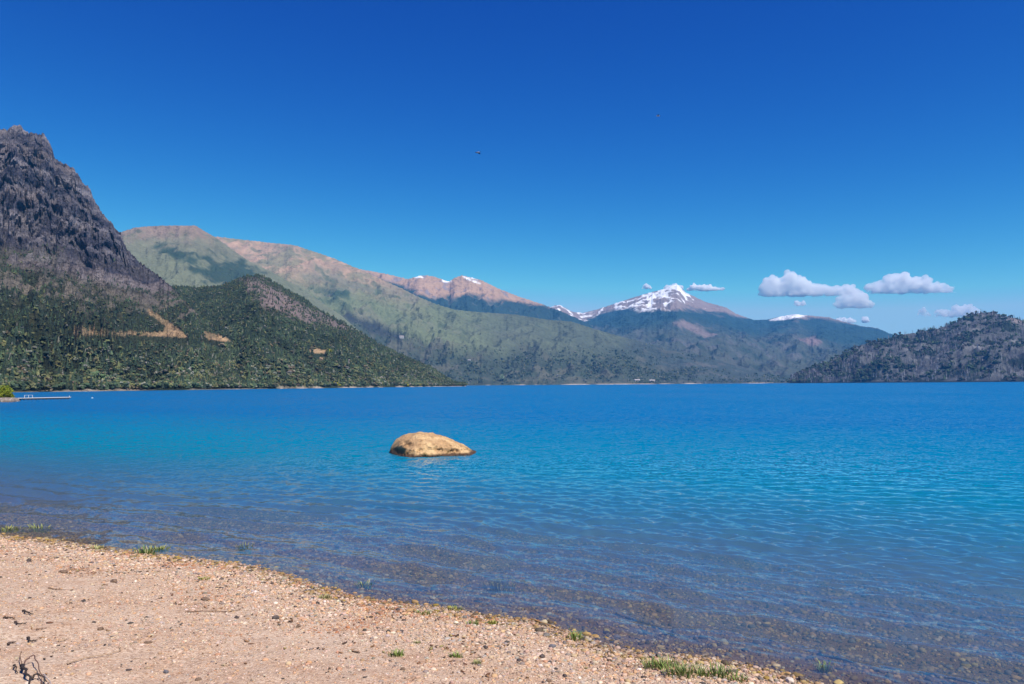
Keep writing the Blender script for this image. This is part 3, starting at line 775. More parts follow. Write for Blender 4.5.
# ------------------------------------------------------------------ spit, pier, buoy at the left
ax, ay = flat(2, 401.2); nx_ = np.linspace(-1, 1, 110); gx, gy = np.meshgrid(nx_, nx_, indexing='ij')
rad = np.hypot(gx, gy) * (1 + .12 * fbm(gx * 2, gy * 2, 95, 3))
V = np.stack([ax + gx * 3.4 + gy * 12 * ax / ay, ay + gy * 12, -.5 + 1.0 * sstep(1.0, .72, rad) + .12 * fbm(gx * 14, gy * 24, 96, 4)], -1)
c = np.zeros(V.shape) + (.24, .20, .17); c = mixc(c, (.10, .085, .075), sstep(.3, .05, V[..., 2] + .1 * fbm(gx * 20, gy * 20, 97))); c = mixc(c, (.55, .5, .42), sstep(.3, .6, fbm(gx * 9, gy * 9, 98)))
M['spit'] = mat_plain('stony_spit', None, .9, .4, 3, .6, True)
tag(new_mesh('stone_spit', V.reshape(-1, 3), [grid_faces(110, 110)], M['spit'], True, cols=c), 'low stony spit of land reaching into the lake beside the pier', 'land spit', kind='structure')
bx_, by_, _ = lift(1.5, 398, 172)
leafy('willow_shrub', 'bright yellow green rounded shrub on the stony spit by the pier', 'shrub', (bx_, by_, .4), 3.9, 2.8, [(.20, .24, .02), (.29, .31, .035), (.11, .16, .02)], 3200, leaf=.12, seed=44, low=.02)

def box(name, x0, x1, y0, y1, z0, z1, mat, parent, cols=None):
    V = [(x0, y0, z0), (x1, y0, z0), (x1, y1, z0), (x0, y1, z0), (x0, y0, z1), (x1, y0, z1), (x1, y1, z1), (x0, y1, z1)]
    return new_mesh(name, V, [np.array([(0, 3, 2, 1), (4, 5, 6, 7), (0, 1, 5, 4), (1, 2, 6, 5), (2, 3, 7, 6), (3, 0, 4, 7)])], mat, parent=parent)
M['deck'] = mat_plain('bleached_deck_board', (.62, .60, .58), .8, .2, 5)
M['pile'] = mat_plain('dark_wet_pile', (.05, .045, .05), .8, .3, 4)
M['white'] = mat_plain('white_paint', (.78, .78, .76), .5, .08, 4)
pa = np.array(flat(23, 400.3)); pb = np.array(flat(71, 399.2)); pl = np.linalg.norm(pb - pa); pang = math.atan2(pb[1] - pa[1], pb[0] - pa[0])
pier = tag(empty('pier', (pa[0], pa[1], 0), pang), 'long low wooden pier with white railing posts reaching out from the spit', 'pier')
box('deck', 0, pl, 0, 1.4, .34, .44, M['deck'], pier)
box('beam', 0.1, pl - .1, .05, .17, .14, .335, M['pile'], pier); box('beam', 0.1, pl - .1, 1.23, 1.35, .14, .335, M['pile'], pier)
for i in range(7):
    for y_ in (.22, 1.06): box('pile', .3 + i * (pl - .8) / 6, .46 + i * (pl - .8) / 6, y_, y_ + .14, -1.2, .335, M['pile'], pier)
for x_ in (.3, 1.1, 1.9, pl - .35):
    box('railing_post', x_, x_ + .07, .02, .09, .445, .9 if x_ < 3 else .7, M['deck'], pier)
box('railing', .3, 1.97, .03, .08,   .905, .94, M['deck'], pier)
box('gangway', -2.6, -.02, .2, 1.2, .33, .43, M['deck'], pier)
M['buoy'] = mat_plain('faded_buoy_plastic', (.34, .42, .48), .5, .1, 4)
qx, qy = flat(92.3, 398.4)
buoy = tag(empty('buoy', (qx, qy, 0)), 'small white round mooring buoy floating beyond the pier', 'buoy')
v, f = ICO3; new_mesh('float', v * (.2, .2, .18) + (0, 0, .06), [f], M['buoy'], True, parent=buoy)
box('mooring_ring', -.03, .03, -.03, .03,   .235, .33, M['pile'], buoy)

# ------------------------------------------------------------------ boulder in the shallows
bp = np.array([(387.5, 454.0), (389.5, 449), (391.5, 445.5), (396, 440.2), (404, 436.0), (413, 433.6), (423, 432.6), (434, 432.8), (445, 435.2), (456, 439.4), (465, 443.2), (472, 446.6), (477, 449.3), (485, 451.2), (496, 452.6)])
A0 = np.array(flat(389, 453.2)); A1 = np.array(flat(476, 450.6)); ad = (A1 - A0); ad /= np.linalg.norm(ad); an = np.array([-ad[1], ad[0]])
yh = YH + TILT * (bp[:, 0] - CX)
ub = []
for (px, py) in bp:
    d = ray(px, py); k = (A0 @ an) / (np.array((d[0], d[1])) @ an); ub.append(((np.array((d[0], d[1])) * k - A0) @ ad, H + d[2] * k))
ub = np.array(ub); nu, nv = 150, 120
U = np.linspace(ub[0, 0] + .01, ub[-1, 0], nu); hz_ = np.interp(U, ub[:, 0], ub[:, 1])
hz_ = np.convolve(np.pad(hz_, 2, 'edge'), np.ones(5) / 5, 'valid')
ends = np.clip((U - U[0]) / .35, 0, 1) ** .5 * np.clip((U[-1] - U) / 1.1, 0, 1) ** .6
PHI = np.linspace(-.5, math.pi + .5, nv); UU, PP = np.meshgrid(U, PHI, indexing='ij')
wf = np.where(np.cos(PP) > 0, 1.75, 1.3) * ends[:, None] + .04
hh_ = hz_[:, None] + .35                                   # the rock stands on the lake bed, 0.35 m under the water
yy = -np.cos(PP) * wf; zz = np.where(np.sin(PP) > 0, np.abs(np.sin(PP)) ** .62, np.sin(PP)) * hh_ - .35
yy = np.where(np.sin(PP) > 0, np.sign(yy) * np.abs(yy / wf) ** .9 * wf, yy * 1.05)
n1_ = fbm(UU * 1.5 + 3, yy * 1.3, 101, 4); n2_ = fbm(UU * 5, (yy + zz) * 5, 102, 5)
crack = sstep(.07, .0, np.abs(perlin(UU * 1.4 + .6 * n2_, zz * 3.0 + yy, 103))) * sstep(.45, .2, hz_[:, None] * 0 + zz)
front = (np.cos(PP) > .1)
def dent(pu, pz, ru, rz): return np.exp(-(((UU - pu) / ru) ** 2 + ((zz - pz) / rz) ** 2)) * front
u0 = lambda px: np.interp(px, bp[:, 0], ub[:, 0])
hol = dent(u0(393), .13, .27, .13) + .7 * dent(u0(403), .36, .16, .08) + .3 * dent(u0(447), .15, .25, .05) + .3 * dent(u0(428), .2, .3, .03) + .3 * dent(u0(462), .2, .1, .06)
UU = UU.mean() + (UU - UU.mean()) * .905 - .11
amp_ = (.035 * n1_ + .04 * n2_ - .05 * crack + .05 * (ridged(UU * 2.2, (yy + zz) * 2.4, 107, 4) - .45)) * (.2 + .8 * ends[:, None])
zz2 = zz + amp_ * sstep(-.3, .25, zz) * .6; yy2 = yy + (amp_ * 1.4) * np.where(yy < 0, -1, 1) + hol * .34
Vb = np.stack([A0[0] + ad[0] * UU + an[0] * yy2, A0[1] + ad[1] * UU + an[1] * yy2, zz2], -1)
cb = np.zeros(Vb.shape) + (.47, .295, .155)
cb = mixc(cb, (.62, .42, .22), sstep(-.1, .5, n1_)); cb = mixc(cb, (.34, .19, .08), sstep(.15, .6, n2_) * .7)
cb = mixc(cb, (.12, .075, .045), np.clip(crack * .8 + hol * 1.1, 0, 1) * sstep(-.05, .4, n2_ + .7 * hol))  # shade of the hollows painted into the colour, with darker cracks and patches
cb = mixc(cb, (.085, .05, .035), sstep(.10, .05, zz2 + .03 * n2_))
cb = mixc(cb, (.20, .15, .06), sstep(.06, .12, zz2) * sstep(.22, .1, zz2) * sstep(.1, .5, n2_) * .6)
M['boulder'] = mat_plain('ochre_boulder', None, .85, .42, 9, .9, True, .2)
tag(new_mesh('boulder', Vb.reshape(-1, 3), [grid_faces(nu, nv)], M['boulder'], True, cols=cb), 'big rounded ochre boulder standing alone in the shallow lake', 'boulder')

# ------------------------------------------------------------------ pebbles
pr = np.random.default_rng(17)
PAL = [(.56, .40, .29), (.47, .32, .22), (.62, .48, .37), (.40, .27, .19), (.55, .34, .20), (.38, .32, .28), (.24, .19, .16), (.07, .055, .05), (.70, .58, .47), (.45, .26, .15)]
PW = [4.5, 4.5, 3.5, 3, 3.2, 1.6, 1.6, 1.2, .4, 2.2]
def pebbles(name, x, y, d, tones, sink, label, cat):
    z = ground_z(x, y)
    big = d > .030
    Vs, Ts, Cs, c = [], [], [], 0
    for m, (v, f) in ((~big, ICO1), (big, ICO2)):
        k = np.where(m)[0]
        if not len(k): continue
        n = len(k); ang = pr.uniform(0, 6.283, n); ca, sa = np.cos(ang)[:, None], np.sin(ang)[:, None]
        sc = d[k, None] / 2 * np.stack([pr.uniform(.8, 1.35, n), pr.uniform(.6, 1.0, n), pr.uniform(.4, .75, n)], 1)
        w = v[None] * (1 + pr.normal(0, .10, (n, len(v), 1))) * sc[:, None, :]
        P = np.empty_like(w); P[..., 0] = w[..., 0] * ca - w[..., 1] * sa + x[k, None]; P[..., 1] = w[..., 0] * sa + w[..., 1] * ca + y[k, None]
        P[..., 2] = w[..., 2] + (z[k] + sc[:, 2] * sink)[:, None]
        Vs.append(P.reshape(-1, 3)); Ts.append((f[None] + (np.arange(n) * len(v))[:, None, None]).reshape(-1, 3) + c); Cs.append(np.repeat(tones[k], len(v), 0)); c += n * len(v)
    return tag(new_mesh(name, np.concatenate(Vs), [np.concatenate(Ts)], M['stone'], True, cols=np.concatenate(Cs)), label, cat, kind='stuff')

n = 520000
r_ = np.sqrt(pr.uniform(3.4 ** 2, 15 ** 2, n)); a_ = pr.uniform(math.radians(-56), math.radians(50), n); x, y = r_ * np.sin(a_), r_ * np.cos(a_)
s_ = shore_s(x, y); den = .34 + .66 * sstep(-3.2, -.9, s_ + 1.3 * fbm(x * .7, y * .7, 111, 3)) ; den = np.maximum(den * sstep(-.5, .35, fbm(x * 1.6, y * 1.6, 112, 3) + .25), .06)
ok = (s_ < .06) & (pr.random(n) < den); x, y, s_ = x[ok], y[ok], s_[ok]
d_ = np.clip(pr.lognormal(math.log(.0108), .5, len(x)) * (1 + .55 * sstep(-1.7, -.3, s_)), .004, .045)
tn = tones_for(len(x), PAL, PW, pr, .18)
red = sstep(.15, .5, fbm(x * 1.1, y * 1.1, 113, 3)) * sstep(-2.6, -1.2, s_); tn = tn * (1 - .45 * red[:, None] * (pr.random((len(x), 1)) < .55) * np.array((.5, 1.0, 1.3)))
tn = tn * (1 - .32 * sstep(-.2, .02, s_))[:, None]
pebbles('beach_pebbles', x, y, d_, tn, .25, 'loose tan, pink and grey pebbles strewn over the gravel beach', 'pebbles')
n = 420000
r_ = np.sqrt(pr.uniform(4.2 ** 2, 22 ** 2, n)); a_ = pr.uniform(math.radians(-52), math.radians(58), n); x, y = r_ * np.sin(a_), r_ * np.cos(a_)
s_ = shore_s(x, y); ok = (s_ > -.32) & (s_ < 9) & (pr.random(n) < np.exp(-np.maximum(s_, 0) / 3.0)); x, y, s_ = x[ok], y[ok], s_[ok]
d_ = np.clip(pr.lognormal(math.log(.019), .5, len(x)) * (1 + .14 * np.maximum(s_, 0)), .007, .075)
PALW = [(.32, .20, .085), (.21, .13, .06), (.38, .26, .12), (.09, .065, .045), (.29, .19, .045), (.16, .14, .13), (.38, .30, .21)]
pebbles('lake_bed_stones', x, y, d_, tones_for(len(x), PALW, [4, 4, 3, 3, 2, 2, 1.2], pr, .2), .35, 'brown and grey stones lying under the clear shallow water', 'stones')

# brown litter of bark chips, leaves and stalk ends along the old waterline
n = 34000
r_ = np.sqrt(pr.uniform(4.0 ** 2, 13.5 ** 2, n)); a_ = pr.uniform(math.radians(-50), math.radians(35), n); x, y = r_ * np.sin(a_), r_ * np.cos(a_)
s_ = shore_s(x, y); cl = fbm(x * 1.5, y * 1.5, 116, 4); den = sstep(.0, .45, cl) * np.exp(-((s_ + .95) / .8) ** 2) + .05 + .25 * np.exp(-((s_ + .12) / .12) ** 2)
ok = (s_ < -.02) & (pr.random(n) < den); x, y = x[ok], y[ok]; n = len(x)
ln = pr.lognormal(math.log(.011), .55, n).clip(.004, .05); wd = ln * pr.uniform(.12, .5, n); an_ = pr.uniform(0, 6.283, n); v, f = ICO1
w_ = v[None] * (1 + pr.normal(0, .12, (n, len(v), 1))) * np.stack([ln, wd, np.minimum(wd, .006)], 1)[:, None, :]
P = np.empty_like(w_); P[..., 0] = w_[..., 0] * np.cos(an_)[:, None] - w_[..., 1] * np.sin(an_)[:, None] + x[:, None]; P[..., 1] = w_[..., 0] * np.sin(an_)[:, None] + w_[..., 1] * np.cos(an_)[:, None] + y[:, None]
P[..., 2] = w_[..., 2] + (ground_z(x, y) + .008)[:, None]
tn = tones_for(n, [(.20, .105, .06), (.10, .065, .045), (.30, .17, .09), (.05, .038, .032), (.30, .25, .10)], [4, 3, 2.5, 1.5, 1.2], pr, .2)
tag(new_mesh('beach_litter', P.reshape(-1, 3), [(f[None] + (np.arange(n) * len(v))[:, None, None]).reshape(-1, 3)], M['wood'], True, cols=np.repeat(tn, len(v), 0)),
    'rusty brown bark chips and leaf litter scattered along the beach', 'litter', kind='stuff')

# single darker stones one can pick out
def stone(px, py, w, h, tone, lab, flatn=.6):
    x, y, z = on_ground(px, py); k = math.hypot(x, y) / F; v, f = ICO3
    nz = fbm(v[:, 0] * 1.3 + px, v[:, 1] * 1.3 + v[:, 2] + py, 120, 4)
    P = np.sign(v) * np.abs(v) ** .8 * (1 + .38 * nz[:, None]) * np.array((w * .42, w * .3, h * .42)) * k
    o = new_mesh('stone', P, [f], M['stone'], True, cols=np.array(tone) * (1 + .5 * nz[:, None]) + 0 * P)
    o.location = (x, y, z + h * k * .2); o.rotation_euler = (0, 0, px * 1.7)
    tag(o, lab, 'stone')
DK = (.085, .066, .06); BR = (.17, .11, .075); GY = (.13, .125, .14); PALE = (.62, .52, .44)
for a_ in ((275.6, 619, 7, 5, DK, 'dark brown stone on the gravel above the clump of weed at the waterline'),
           (317.6, 604, 5, 4, DK, 'small near black stone a hand from the water, beside pale grass'),
           (298.5, 627, 6, 4, BR, 'reddish brown stone lying in a patch of rusty gravel mid beach'),
           (485.5, 648.6, 6, 5, DK, 'round near black stone below two small grass tufts'),
           (403, 670, 6, 4, BR, 'brown stone just below the brightest lone grass tuft'),
           (542, 657.5, 8, 5, DK, 'flat black stone, the larger of two on gravel below the shore grass'),
           (552.5, 647, 8, 4, GY, 'long grey stone lying just above the flat black one'),
           (523, 648, 4, 3, DK, 'tiny black stone alone between the round and the long stones'),
           (565, 676.6, 6, 4, DK, 'black stone near the bottom edge under the long grey stone'),
           (548.7, 682, 6, 5, BR, 'brown stone cut by the bottom edge, beside a black one'),
           (801, 681, 9, 7, DK, 'wet black stone at the waterline in the bottom corner of the beach'),
           (790, 682, 11, 6, PALE, 'pale cream stone touching the wet black stone'),
           (767.5, 608, 4, 6, (.04, .045, .04), 'upright dark stone poking out of the ripples'),
           (198, 680, 7, 3, BR, 'flat brown stone by itself on smooth sand at the bottom edge'),
           (166, 673, 6, 4, GY, 'bluish grey stone on smooth sand right of the driftwood'),
           (100.5, 630, 6, 4, BR, 'small brown stone alone on the smooth sand above the long thin twig'),
           (148, 643, 8, 3, BR, 'low dark brown lump on the sand beyond the long thin twig'),
           (29, 561.5, 6, 4, DK, 'black pebble in the rusty gravel close to the waterline and the pale weed'),
           (63, 573, 8, 4, BR, 'rusty brown stone in the debris band below the first grass tuft'),
           (114, 582, 8, 4, BR, 'brown stone under the debris band, below the dark green tuft'),
           (205, 600, 9, 4, BR, 'long reddish brown stone on the gravel slope mid beach')):
    stone(*a_)

# ------------------------------------------------------------------ twigs and driftwood
def tube(pts, rad, n=6):
    P = np.array(pts, float); V, T = [], []
    for i, p_ in enumerate(P):
        d = P[min(i + 1, len(P) - 1)] - P[max(i - 1, 0)]; d /= np.linalg.norm(d)
        a = np.cross(d, (0, 0, 1.)); a /= max(np.linalg.norm(a), 1e-6); b = np.cross(a, d); r = rad * (1 - .6 * i / (len(P) - 1)) * (1 + .15 * math.sin(i * 2.3))
        for k in range(n): V.append(p_ + r * (a * math.cos(6.283 * k / n) + b * math.sin(6.283 * k / n)))
    for i in range(len(P) - 1):
        for k in range(n): T.append((i * n + k, i * n + (k + 1) % n, (i + 1) * n + (k + 1) % n, (i + 1) * n + k))
    return np.array(V), np.array(T)
def path(pxs, rpx, lift_=0.0, bow=.3):
    Q = [on_ground(*q) for q in pxs]; out = []
    for a, b in zip(Q[:-1], Q[1:]):
        for t_ in np.linspace(0, 1, 6)[:-1]: out.append(np.array(a) * (1 - t_) + np.array(b) * t_)
    out.append(np.array(Q[-1])); out = np.array(out); k = np.hypot(*out[0, :2]) / F; rad = rpx * k / 2 * .62
    out[:, 2] += rad * .9 + .006 + lift_ * np.sin(np.linspace(0, math.pi, len(out))) + rad * .3 * np.sin(np.arange(len(out)) * 1.9)
    out[:, :2] += rad * .5 * np.sin(np.arange(len(out)) * 1.3)[:, None]
    return out, rad
BK = (.06, .046, .04); TW = (.20, .12, .08); TWP = (.42, .30, .20)
def twig(pxs, rpx, tone, lab, lift_=.0):
    p_, r = path(pxs, rpx, lift_); v, f = tube(p_, r); c0 = v.mean(0); c0[2] = v[:, 2].min()
    o = new_mesh('twig', v - c0, [f], M['wood'], True, cols=np.array(tone) + 0 * v); o.location = c0
    tag(o, lab, 'twig')
twig([(22.5, 612.4), (27, 614.4), (33, 615.8)], 3.0, BK, 'thick black twig, farthest up the sand of the dark ones above the driftwood', .006)
twig([(3, 619.2), (9, 618.8), (15, 619.6)], 2.4, BK, 'black twig lying level at the very edge, below the thick black one')
twig([(14.4, 623.5), (19, 625.4), (26.5, 624.2)], 2.6, BK, 'bowed black twig just below the level one')
twig([(36, 630.6), (40, 630.2), (47, 628.8)], 2.0, TW, 'short brown twig on smooth sand beyond the bowed black twig')
twig([(27.3, 639.5), (30.5, 643.4), (37, 641.8)], 3.2, BK, 'black hook-shaped twig right above the driftwood branch', .004)
twig([(7.4, 646), (11, 644), (15.5, 643.4)], 3.0, (.10, .07, .06), 'stubby brown twig between the hook-shaped twig and the picture edge')
twig([(58, 642.3), (63, 641.8), (69, 639.2)], 1.8, TWP, 'pale curved twig alone on the sand past the hook-shaped one')
twig([(67, 665.4), (73, 663.2), (77.5, 662), (86.8, 659.4), (95, 658), (108, 656), (120, 652), (119, 645)], 2.2, TWP, 'longest thin pale twig running across the smooth sand', .004)
twig([(185, 613), (205, 612), (225, 612.6), (240, 611)], 1.6, TW, 'thin brown twig lying level across the gravel mid beach')
twig([(531, 620.5), (548, 626), (563, 632)], 2.6, (.34, .19, .07), 'orange brown reed stalk washed up along the waterline')
twig([(48, 589), (58, 590.5), (66, 590.8)], 1.6, TW, 'thin brown twig high on the beach near the debris band')
dw = np.array(on_ground(26, 680))
root = tag(empty('driftwood', dw), 'dark forked driftwood branch with thin reddish twigs at the bottom corner of the beach', 'driftwood')
for nm, pxs, rpx, tone, lf in (('branch', [(21, 668), (24, 675), (28, 682), (32, 692)], 4.6, (.045, .036, .036), .03), ('branch', [(31, 681), (36, 680), (42, 682), (47, 690)], 3.0, BK, .03),
                              ('side_twig', [(22, 668), (27, 665), (33, 663.5), (37, 671), (41, 681), (43, 690)], 2.2, (.15, .085, .07), .05), ('side_twig', [(13.5, 667.5), (15, 671), (17.5, 674.5)], 2.8, BK, .02),
                              ('side_twig', [(22, 670), (20, 660), (22, 652)], 1.6, TW, .03), ('side_twig', [(43, 676), (48, 684), (54, 692)], 2.0, (.4, .34, .33), .02)):
    p_, r = path(pxs, rpx, lf); v, f = tube(p_, r); new_mesh(nm, v - dw, [f], M['wood'], True, cols=np.array(tone) + 0 * v, parent=root)

# ------------------------------------------------------------------ grass tufts
def tuft(px, py, w, h, tones, lab, n=70, cat='grass tuft', name='grass_tuft', under=0.0, lay=.5):
    r = np.random.default_rng(int(px * 7 + py)); x, y, z = on_ground(px, py)
    if under: x, y = flat(px, py, 0.0); z = float(ground_z(np.array(x), np.array(y)))
    k = math.hypot(x, y) / F; W, Hh = w * k, h * k + max(0, -z)
    V, T, C = [], [], []
    for i in range(n):
        a = r.uniform(0, 6.28); q = r.uniform(0, 1) ** .6 * W * .5; bx, by = q * math.cos(a), q * math.sin(a) * .6
        bz = float(ground_z(np.array(x + bx), np.array(y + by))) - z
        d = a + r.normal(0, .7); ln = Hh * r.uniform(.5, 1.25); out = ln * lay * r.uniform(.3, 1.3); wd = max(.0035, k * .55) * r.uniform(.6, 1.2)
        sxx, syy = -math.sin(d) * wd, math.cos(d) * wd; b = len(V)
        for t_, ww in ((0, 1), (.5, .8), (1, .12)):
            cx_, cy_, cz_ = bx + out * t_ ** 1.6 * math.cos(d), by + out * t_ ** 1.6 * math.sin(d), bz + ln * (t_ - .25 * t_ * t_) - .005
            V += [(cx_ - sxx * ww, cy_ - syy * ww, cz_), (cx_ + sxx * ww, cy_ + syy * ww, cz_)]
        T += [(b, b + 1, b + 3, b + 2), (b + 2, b + 3, b + 5, b + 4)]
        C += [np.array(tones[r.integers(len(tones))]) * r.uniform(.7, 1.25)] * 6
    o = new_mesh(name, V, [np.array(T)], M['blade'], cols=np.array(C)); o.location = (x, y, z)
    tag(o, lab, cat)
G = [(.15, .23, .05), (.22, .29, .07), (.34, .34, .13), (.12, .19, .04)]; GD = [(.08, .15, .04), (.12, .20, .05), (.20, .26, .08), (.34, .31, .15)]; GY_ = [(.30, .32, .06), (.38, .34, .10), (.22, .26, .05)]; GP = [(.38, .34, .18), (.30, .30, .12)]
for a_ in ((147, 554, 22, 9, GD, 'dark green grass tuft at the water, the first clump on the upper beach'),
           (160, 552, 14, 5, GY_, 'yellowish grass wisp touching the dark green tuft'),
           (98, 549.5, 12, 5, GP, 'straw coloured grass wisp on the waterline short of the dark green tuft'),
           (204, 580, 10, 4, GY_, 'little yellow green sprig alone on the gravel, inland of the water'),
           (325, 599, 12, 6, GP, 'pale dry grass tuft beside the small near black stone'),
           (423, 614, 18, 5, G, 'bright flat grass patch at the middle of the waterline'),
           (396.5, 656, 16, 8, G, 'brightest lone grass tuft out on the open gravel'),
           (456, 657, 14, 6, G, 'sparse green tuft on gravel, next right of the lone bright tuft'),
           (477, 664, 10, 6, GP, 'faint dry tuft below the sparse green one'),
           (472, 625, 13, 6, G, 'small green tuft by the waterline, first of a pair'),
           (492, 624, 11, 6, GY_, 'yellow green tuft by the waterline, second of a pair'),
           (455, 610, 18, 5, GY_, 'olive weed strip washed along the waterline before the pair of tufts'),
           (575.5, 640, 14, 11, G, 'upright green tuft at the end of the orange reed stalk'),
           (417, 643, 7, 3, GP, 'tiny pale tuft between bright patch and lone bright tuft')):
    tuft(*a_)
tuft(660, 668, 34, 13, GD + G, 'dense green grass clump at the waterline, upper end of the big patch', 170)
tuft(684, 675, 40, 13, G + GD, 'widest bright grass clump in the middle of the big patch', 200)
tuft(716, 676, 38, 13, GD + G, 'green grass clump with straw blades at the low end of the big patch', 170)
tuft(737, 681, 22, 9, GY_ + G, 'thin yellow green tuft trailing off the big grass patch', 70)
for a_ in ((8, 529, 26, 4, GY_, 'yellow green water weed at the very edge by the upper waterline'), (40, 527, 18, 4, GY_, 'fainter yellow water weed next to the weed at the edge'),
           (245.6, 545, 10, 4, GY_, 'yellow green weed sprig standing in the shallows'), (364.6, 584, 18, 5, GD + GY_, 'green weed clump in the water at a gap in the ripples'),
           (500, 577, 30, 4, [(.14, .14, .03), (.2, .18, .04)], 'olive drowned weed bed well out from the shore'), (824, 666, 14, 6, GD, 'dark green weed clump in shallow water off the bottom corner')):
    tuft(*a_, n=80, cat='water weed', name='water_weed', under=1)

# ------------------------------------------------------------------ birds
M['bird'] = mat_plain('dark_feathers', (.05, .045, .05), .8, .2, 6); M['bird_pale'] = mat_plain('pale_breast_feathers', (.35, .30, .32), .8, .2, 6)
def bird(px, py, dist, span, rz, flap, lab):
    x, y, z = lift(px, py, dist); root = tag(empty('bird', (x, y, z), rz), lab, 'bird')
    v, f = ICO3; b = v * (.11, .34, .10) * span; b[:, 0] *= np.interp(b[:, 1] / span, (-.34, -.1, .2, .34), (.6, 1, .9, .45)); b[:, 2] += np.where(b[:, 1] > .24 * span, .03 * span, 0)
    new_mesh('body', b, [f], M['bird_pale'], True, parent=root)
    tl = [(-.05, -.30, .0), (.05, -.30, .0), (.10, -.50, .0), (-.10, -.50, .0), (-.05, -.30, .02), (.05, -.30, .02), (.10, -.50, .01), (-.10, -.50, .01)]
    new_mesh('tail', np.array(tl) * span, [np.array([(0, 3, 2, 1), (4, 5, 6, 7), (0, 1, 5, 4), (1, 2, 6, 5), (2, 3, 7, 6), (3, 0, 4, 7)])], M['bird'], parent=root)
    for s_ in (-1, 1):
        V = []
        for t_, ch, zz_ in ((.06, .26, .03), (.25, .28, .03 + .12 * flap), (.42, .2, .03 + .16 * flap), (.6, .06, .03 + .10 * flap)):
            for yo, th in ((.5, 0), (-.5, 0), (-.5, .018), (.5, .02)): V.append((s_ * t_ * span, (ch * yo - .12 * max(0, t_ - .25)) * span, (zz_ + th) * span))
        Q = [(4 * i + k, 4 * i + (k + 1) % 4, 4 * i + 4 + (k + 1) % 4, 4 * i + 4 + k) for i in range(3) for k in range(4)] + [(0, 3, 2, 1), (12, 13, 14, 15)]
        new_mesh('wing', V, [np.array(Q)], M['bird'], parent=root)
bird(478, 152.5, 150, 1.35, .9, -1.0, 'dark bird with pale breast flying, the lower of the two in the sky')
bird(658, 116, 190, 1.25, 1.5, .5, 'smaller dark bird flying higher up in the open sky')

# ------------------------------------------------------------------ clouds
t = NT('cloud_vapour'); M['cloud'] = t.done(t.n('VolumePrincipled', Color=(1, 1, 1), Density=.016, Anisotropy=-.35), True)
t = NT('small_cloud_vapour'); M['wisp'] = t.done(t.n('VolumePrincipled', Color=(1, 1, 1), Density=.05, Anisotropy=-.3), True)
def cloud(lab, puffs, base, dist=13500, vox=16, rough=1.0, seed=0):
    r = np.random.default_rng(seed + 400); k = dist / F
    cx = np.mean([p_[0] for p_ in puffs]); ox, oy, oz = lift(cx, base, dist); right = np.array((RT[0], RT[1])); right /= np.linalg.norm(right)
    fw = np.array((-right[1], right[0])); Vs, Ts, c = [], [], 0; v, f = ICO2
    for (px, py, rx, rz) in puffs:
        for i in range(int(14 + rx * 5)):
            u = r.normal(size=3); u /= np.linalg.norm(u); q = r.uniform(0, 1) ** .4 * .82
            top = base - py + rz; hx = u[0] * q; zc = r.uniform(.0, 1.0) * top * math.sqrt(max(.05, 1 - hx * hx - (u[1] * q) ** 2)) * .86
            R = min(rz, 9) * r.uniform(.16, .36) * k
            P = v * R * (1.25, 1.25, .95) + ((px - cx + hx * rx) * k, u[1] * q * rx * .6 * k, zc * k)
            Vs.append(P); Ts.append(f + c); c += len(v)
    P = np.concatenate(Vs); low = P[:, 2] < 0; P[low, 2] *= .2
    o = new_mesh('cloud_draft', P, [np.concatenate(Ts)]); md = o.modifiers.new('r', 'REMESH'); md.mode = 'VOXEL'; md.voxel_size = vox
    me = bpy.data.meshes.new_from_object(o.evaluated_get(bpy.context.evaluated_depsgraph_get())); old = o.data
    bpy.data.objects.remove(o); bpy.data.meshes.remove(old)
    n = len(me.vertices); co_ = np.empty(n * 3, np.float32); me.vertices.foreach_get('co', co_); co_ = co_.reshape(-1, 3); no = np.empty(n * 3, np.float32); me.vertices.foreach_get('normal', no); no = no.reshape(-1, 3)
    w_ = k * 2.0 * rough; nz = fbm(co_[:, 0] / (w_ * 1.6) + seed, co_[:, 2] / (w_ * 1.6) + co_[:, 1] / (w_ * 3), 130 + seed, 4)
    co_ = co_ + no * (nz * w_ * .45)[:, None]
    W = np.stack([co_[:, 0] * right[0] + co_[:, 1] * fw[0], co_[:, 0] * right[1] + co_[:, 1] * fw[1], co_[:, 2]], 1).astype(np.float32)
    me.vertices.foreach_set('co', W.ravel()); me.name = 'cloud'; me.materials.clear(); me.materials.append(M['cloud'] if vox >= 16 else M['wisp']); me.update()
    o = bpy.data.objects.new('cloud', me); COL.objects.link(o); o.location = (ox, oy, oz); tag(o, lab, 'cloud')
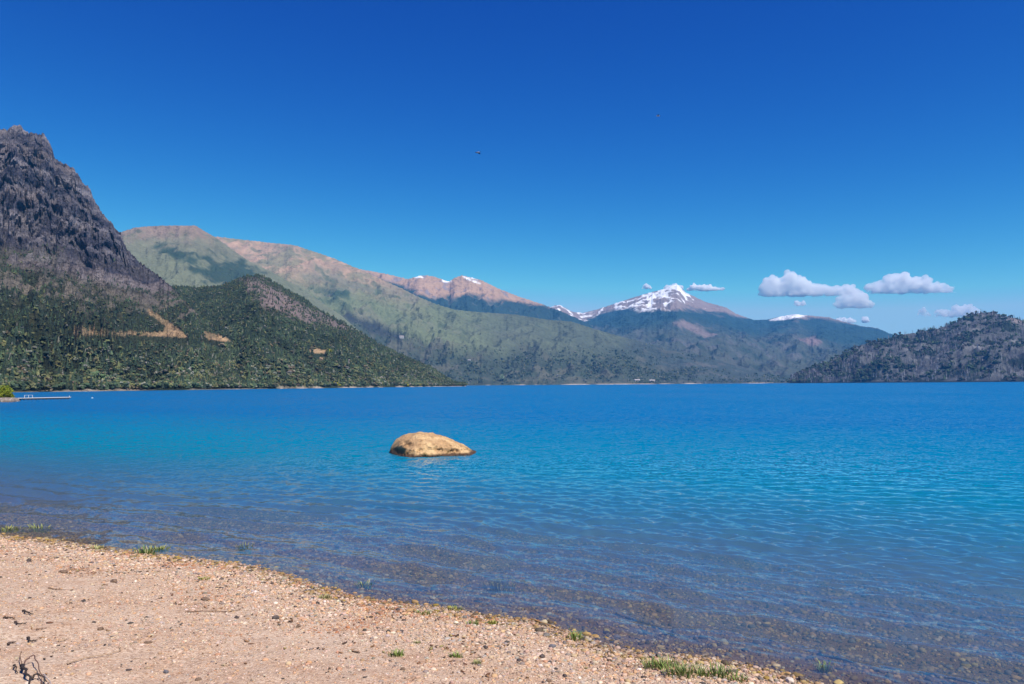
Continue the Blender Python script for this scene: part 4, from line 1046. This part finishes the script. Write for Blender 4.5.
cloud('largest white cumulus cloud, humped with a long low tail', [(776, 284, 14, 11), (790, 279, 14, 11), (803, 286, 14, 9), (817, 289, 14, 7), (832, 291, 12, 6), (846, 291, 12, 7), (770, 288, 9, 8)], 296, seed=1)
cloud('flat based cloud bank hanging under the tail of the largest cloud', [(845, 299, 10, 6), (858, 298, 12, 8), (866, 303, 7, 5), (840, 304, 7, 4)], 308, seed=2)
cloud('wide pointed white cumulus beside the largest cloud', [(880, 287, 12, 6), (893, 281, 12, 8), (906, 279, 13, 9), (921, 283, 14, 8), (936, 287, 12, 5), (945, 289, 8, 3.5)], 293, seed=3)
cloud('long low white cloud just above the burnt hill', [(928, 309, 8, 3), (944, 312, 10, 3.5), (956, 310, 9, 5), (966, 308, 8, 5.5), (973, 310, 6, 4)], 317, vox=16, seed=4)
cloud('thin cloud streak level with the snowy summit', [(694, 285.5, 8, 3.5), (706, 287, 9, 4), (718, 288.5, 8, 2.5)], 291, vox=14, seed=5)
cloud('tiny cloud puff on the green ridge side of the snowy summit', [(646, 286, 4, 3), (650, 287, 3.5, 2.5)], 289, vox=12, seed=6)
cloud('little white cloud cap resting on the snowy summit', [(668, 286, 5, 3), (675, 285.5, 5, 3.4), (680, 287, 4, 3)], 290, vox=12, seed=7)
cloud('tiny round puff under the largest cloud', [(797, 303, 4, 3), (803, 303.5, 4, 2.6)], 306, dist=12000, vox=12, seed=8)
cloud('faint small cloud low over the gap beside the burnt hill', [(842, 319, 7, 3.2), (851, 320, 6, 3), (864, 319.5, 6, 3)], 323, dist=12000, vox=14, seed=9)

# ------------------------------------------------------------------ haze
hb = []
for zz in (-12, 1250):
    for a, b_ in ((-11000, -11000), (11000, -11000), (11000, 11000), (-11000, 11000)): hb.append((a, b_, zz))
t = NT('air_haze')
pv = t.n('VolumePrincipled', Color=(.08, .46, 1.0), Density=4.5e-5, Anisotropy=0.0)
hz = new_mesh('haze', hb, [np.array([(0, 3, 2, 1), (4, 5, 6, 7), (0, 1, 5, 4), (1, 2, 6, 5), (2, 3, 7, 6), (3, 0, 4, 7)])], t.done(pv, True))
tag(hz, 'thin blue summer haze filling the air over the lake', 'haze', kind='stuff')
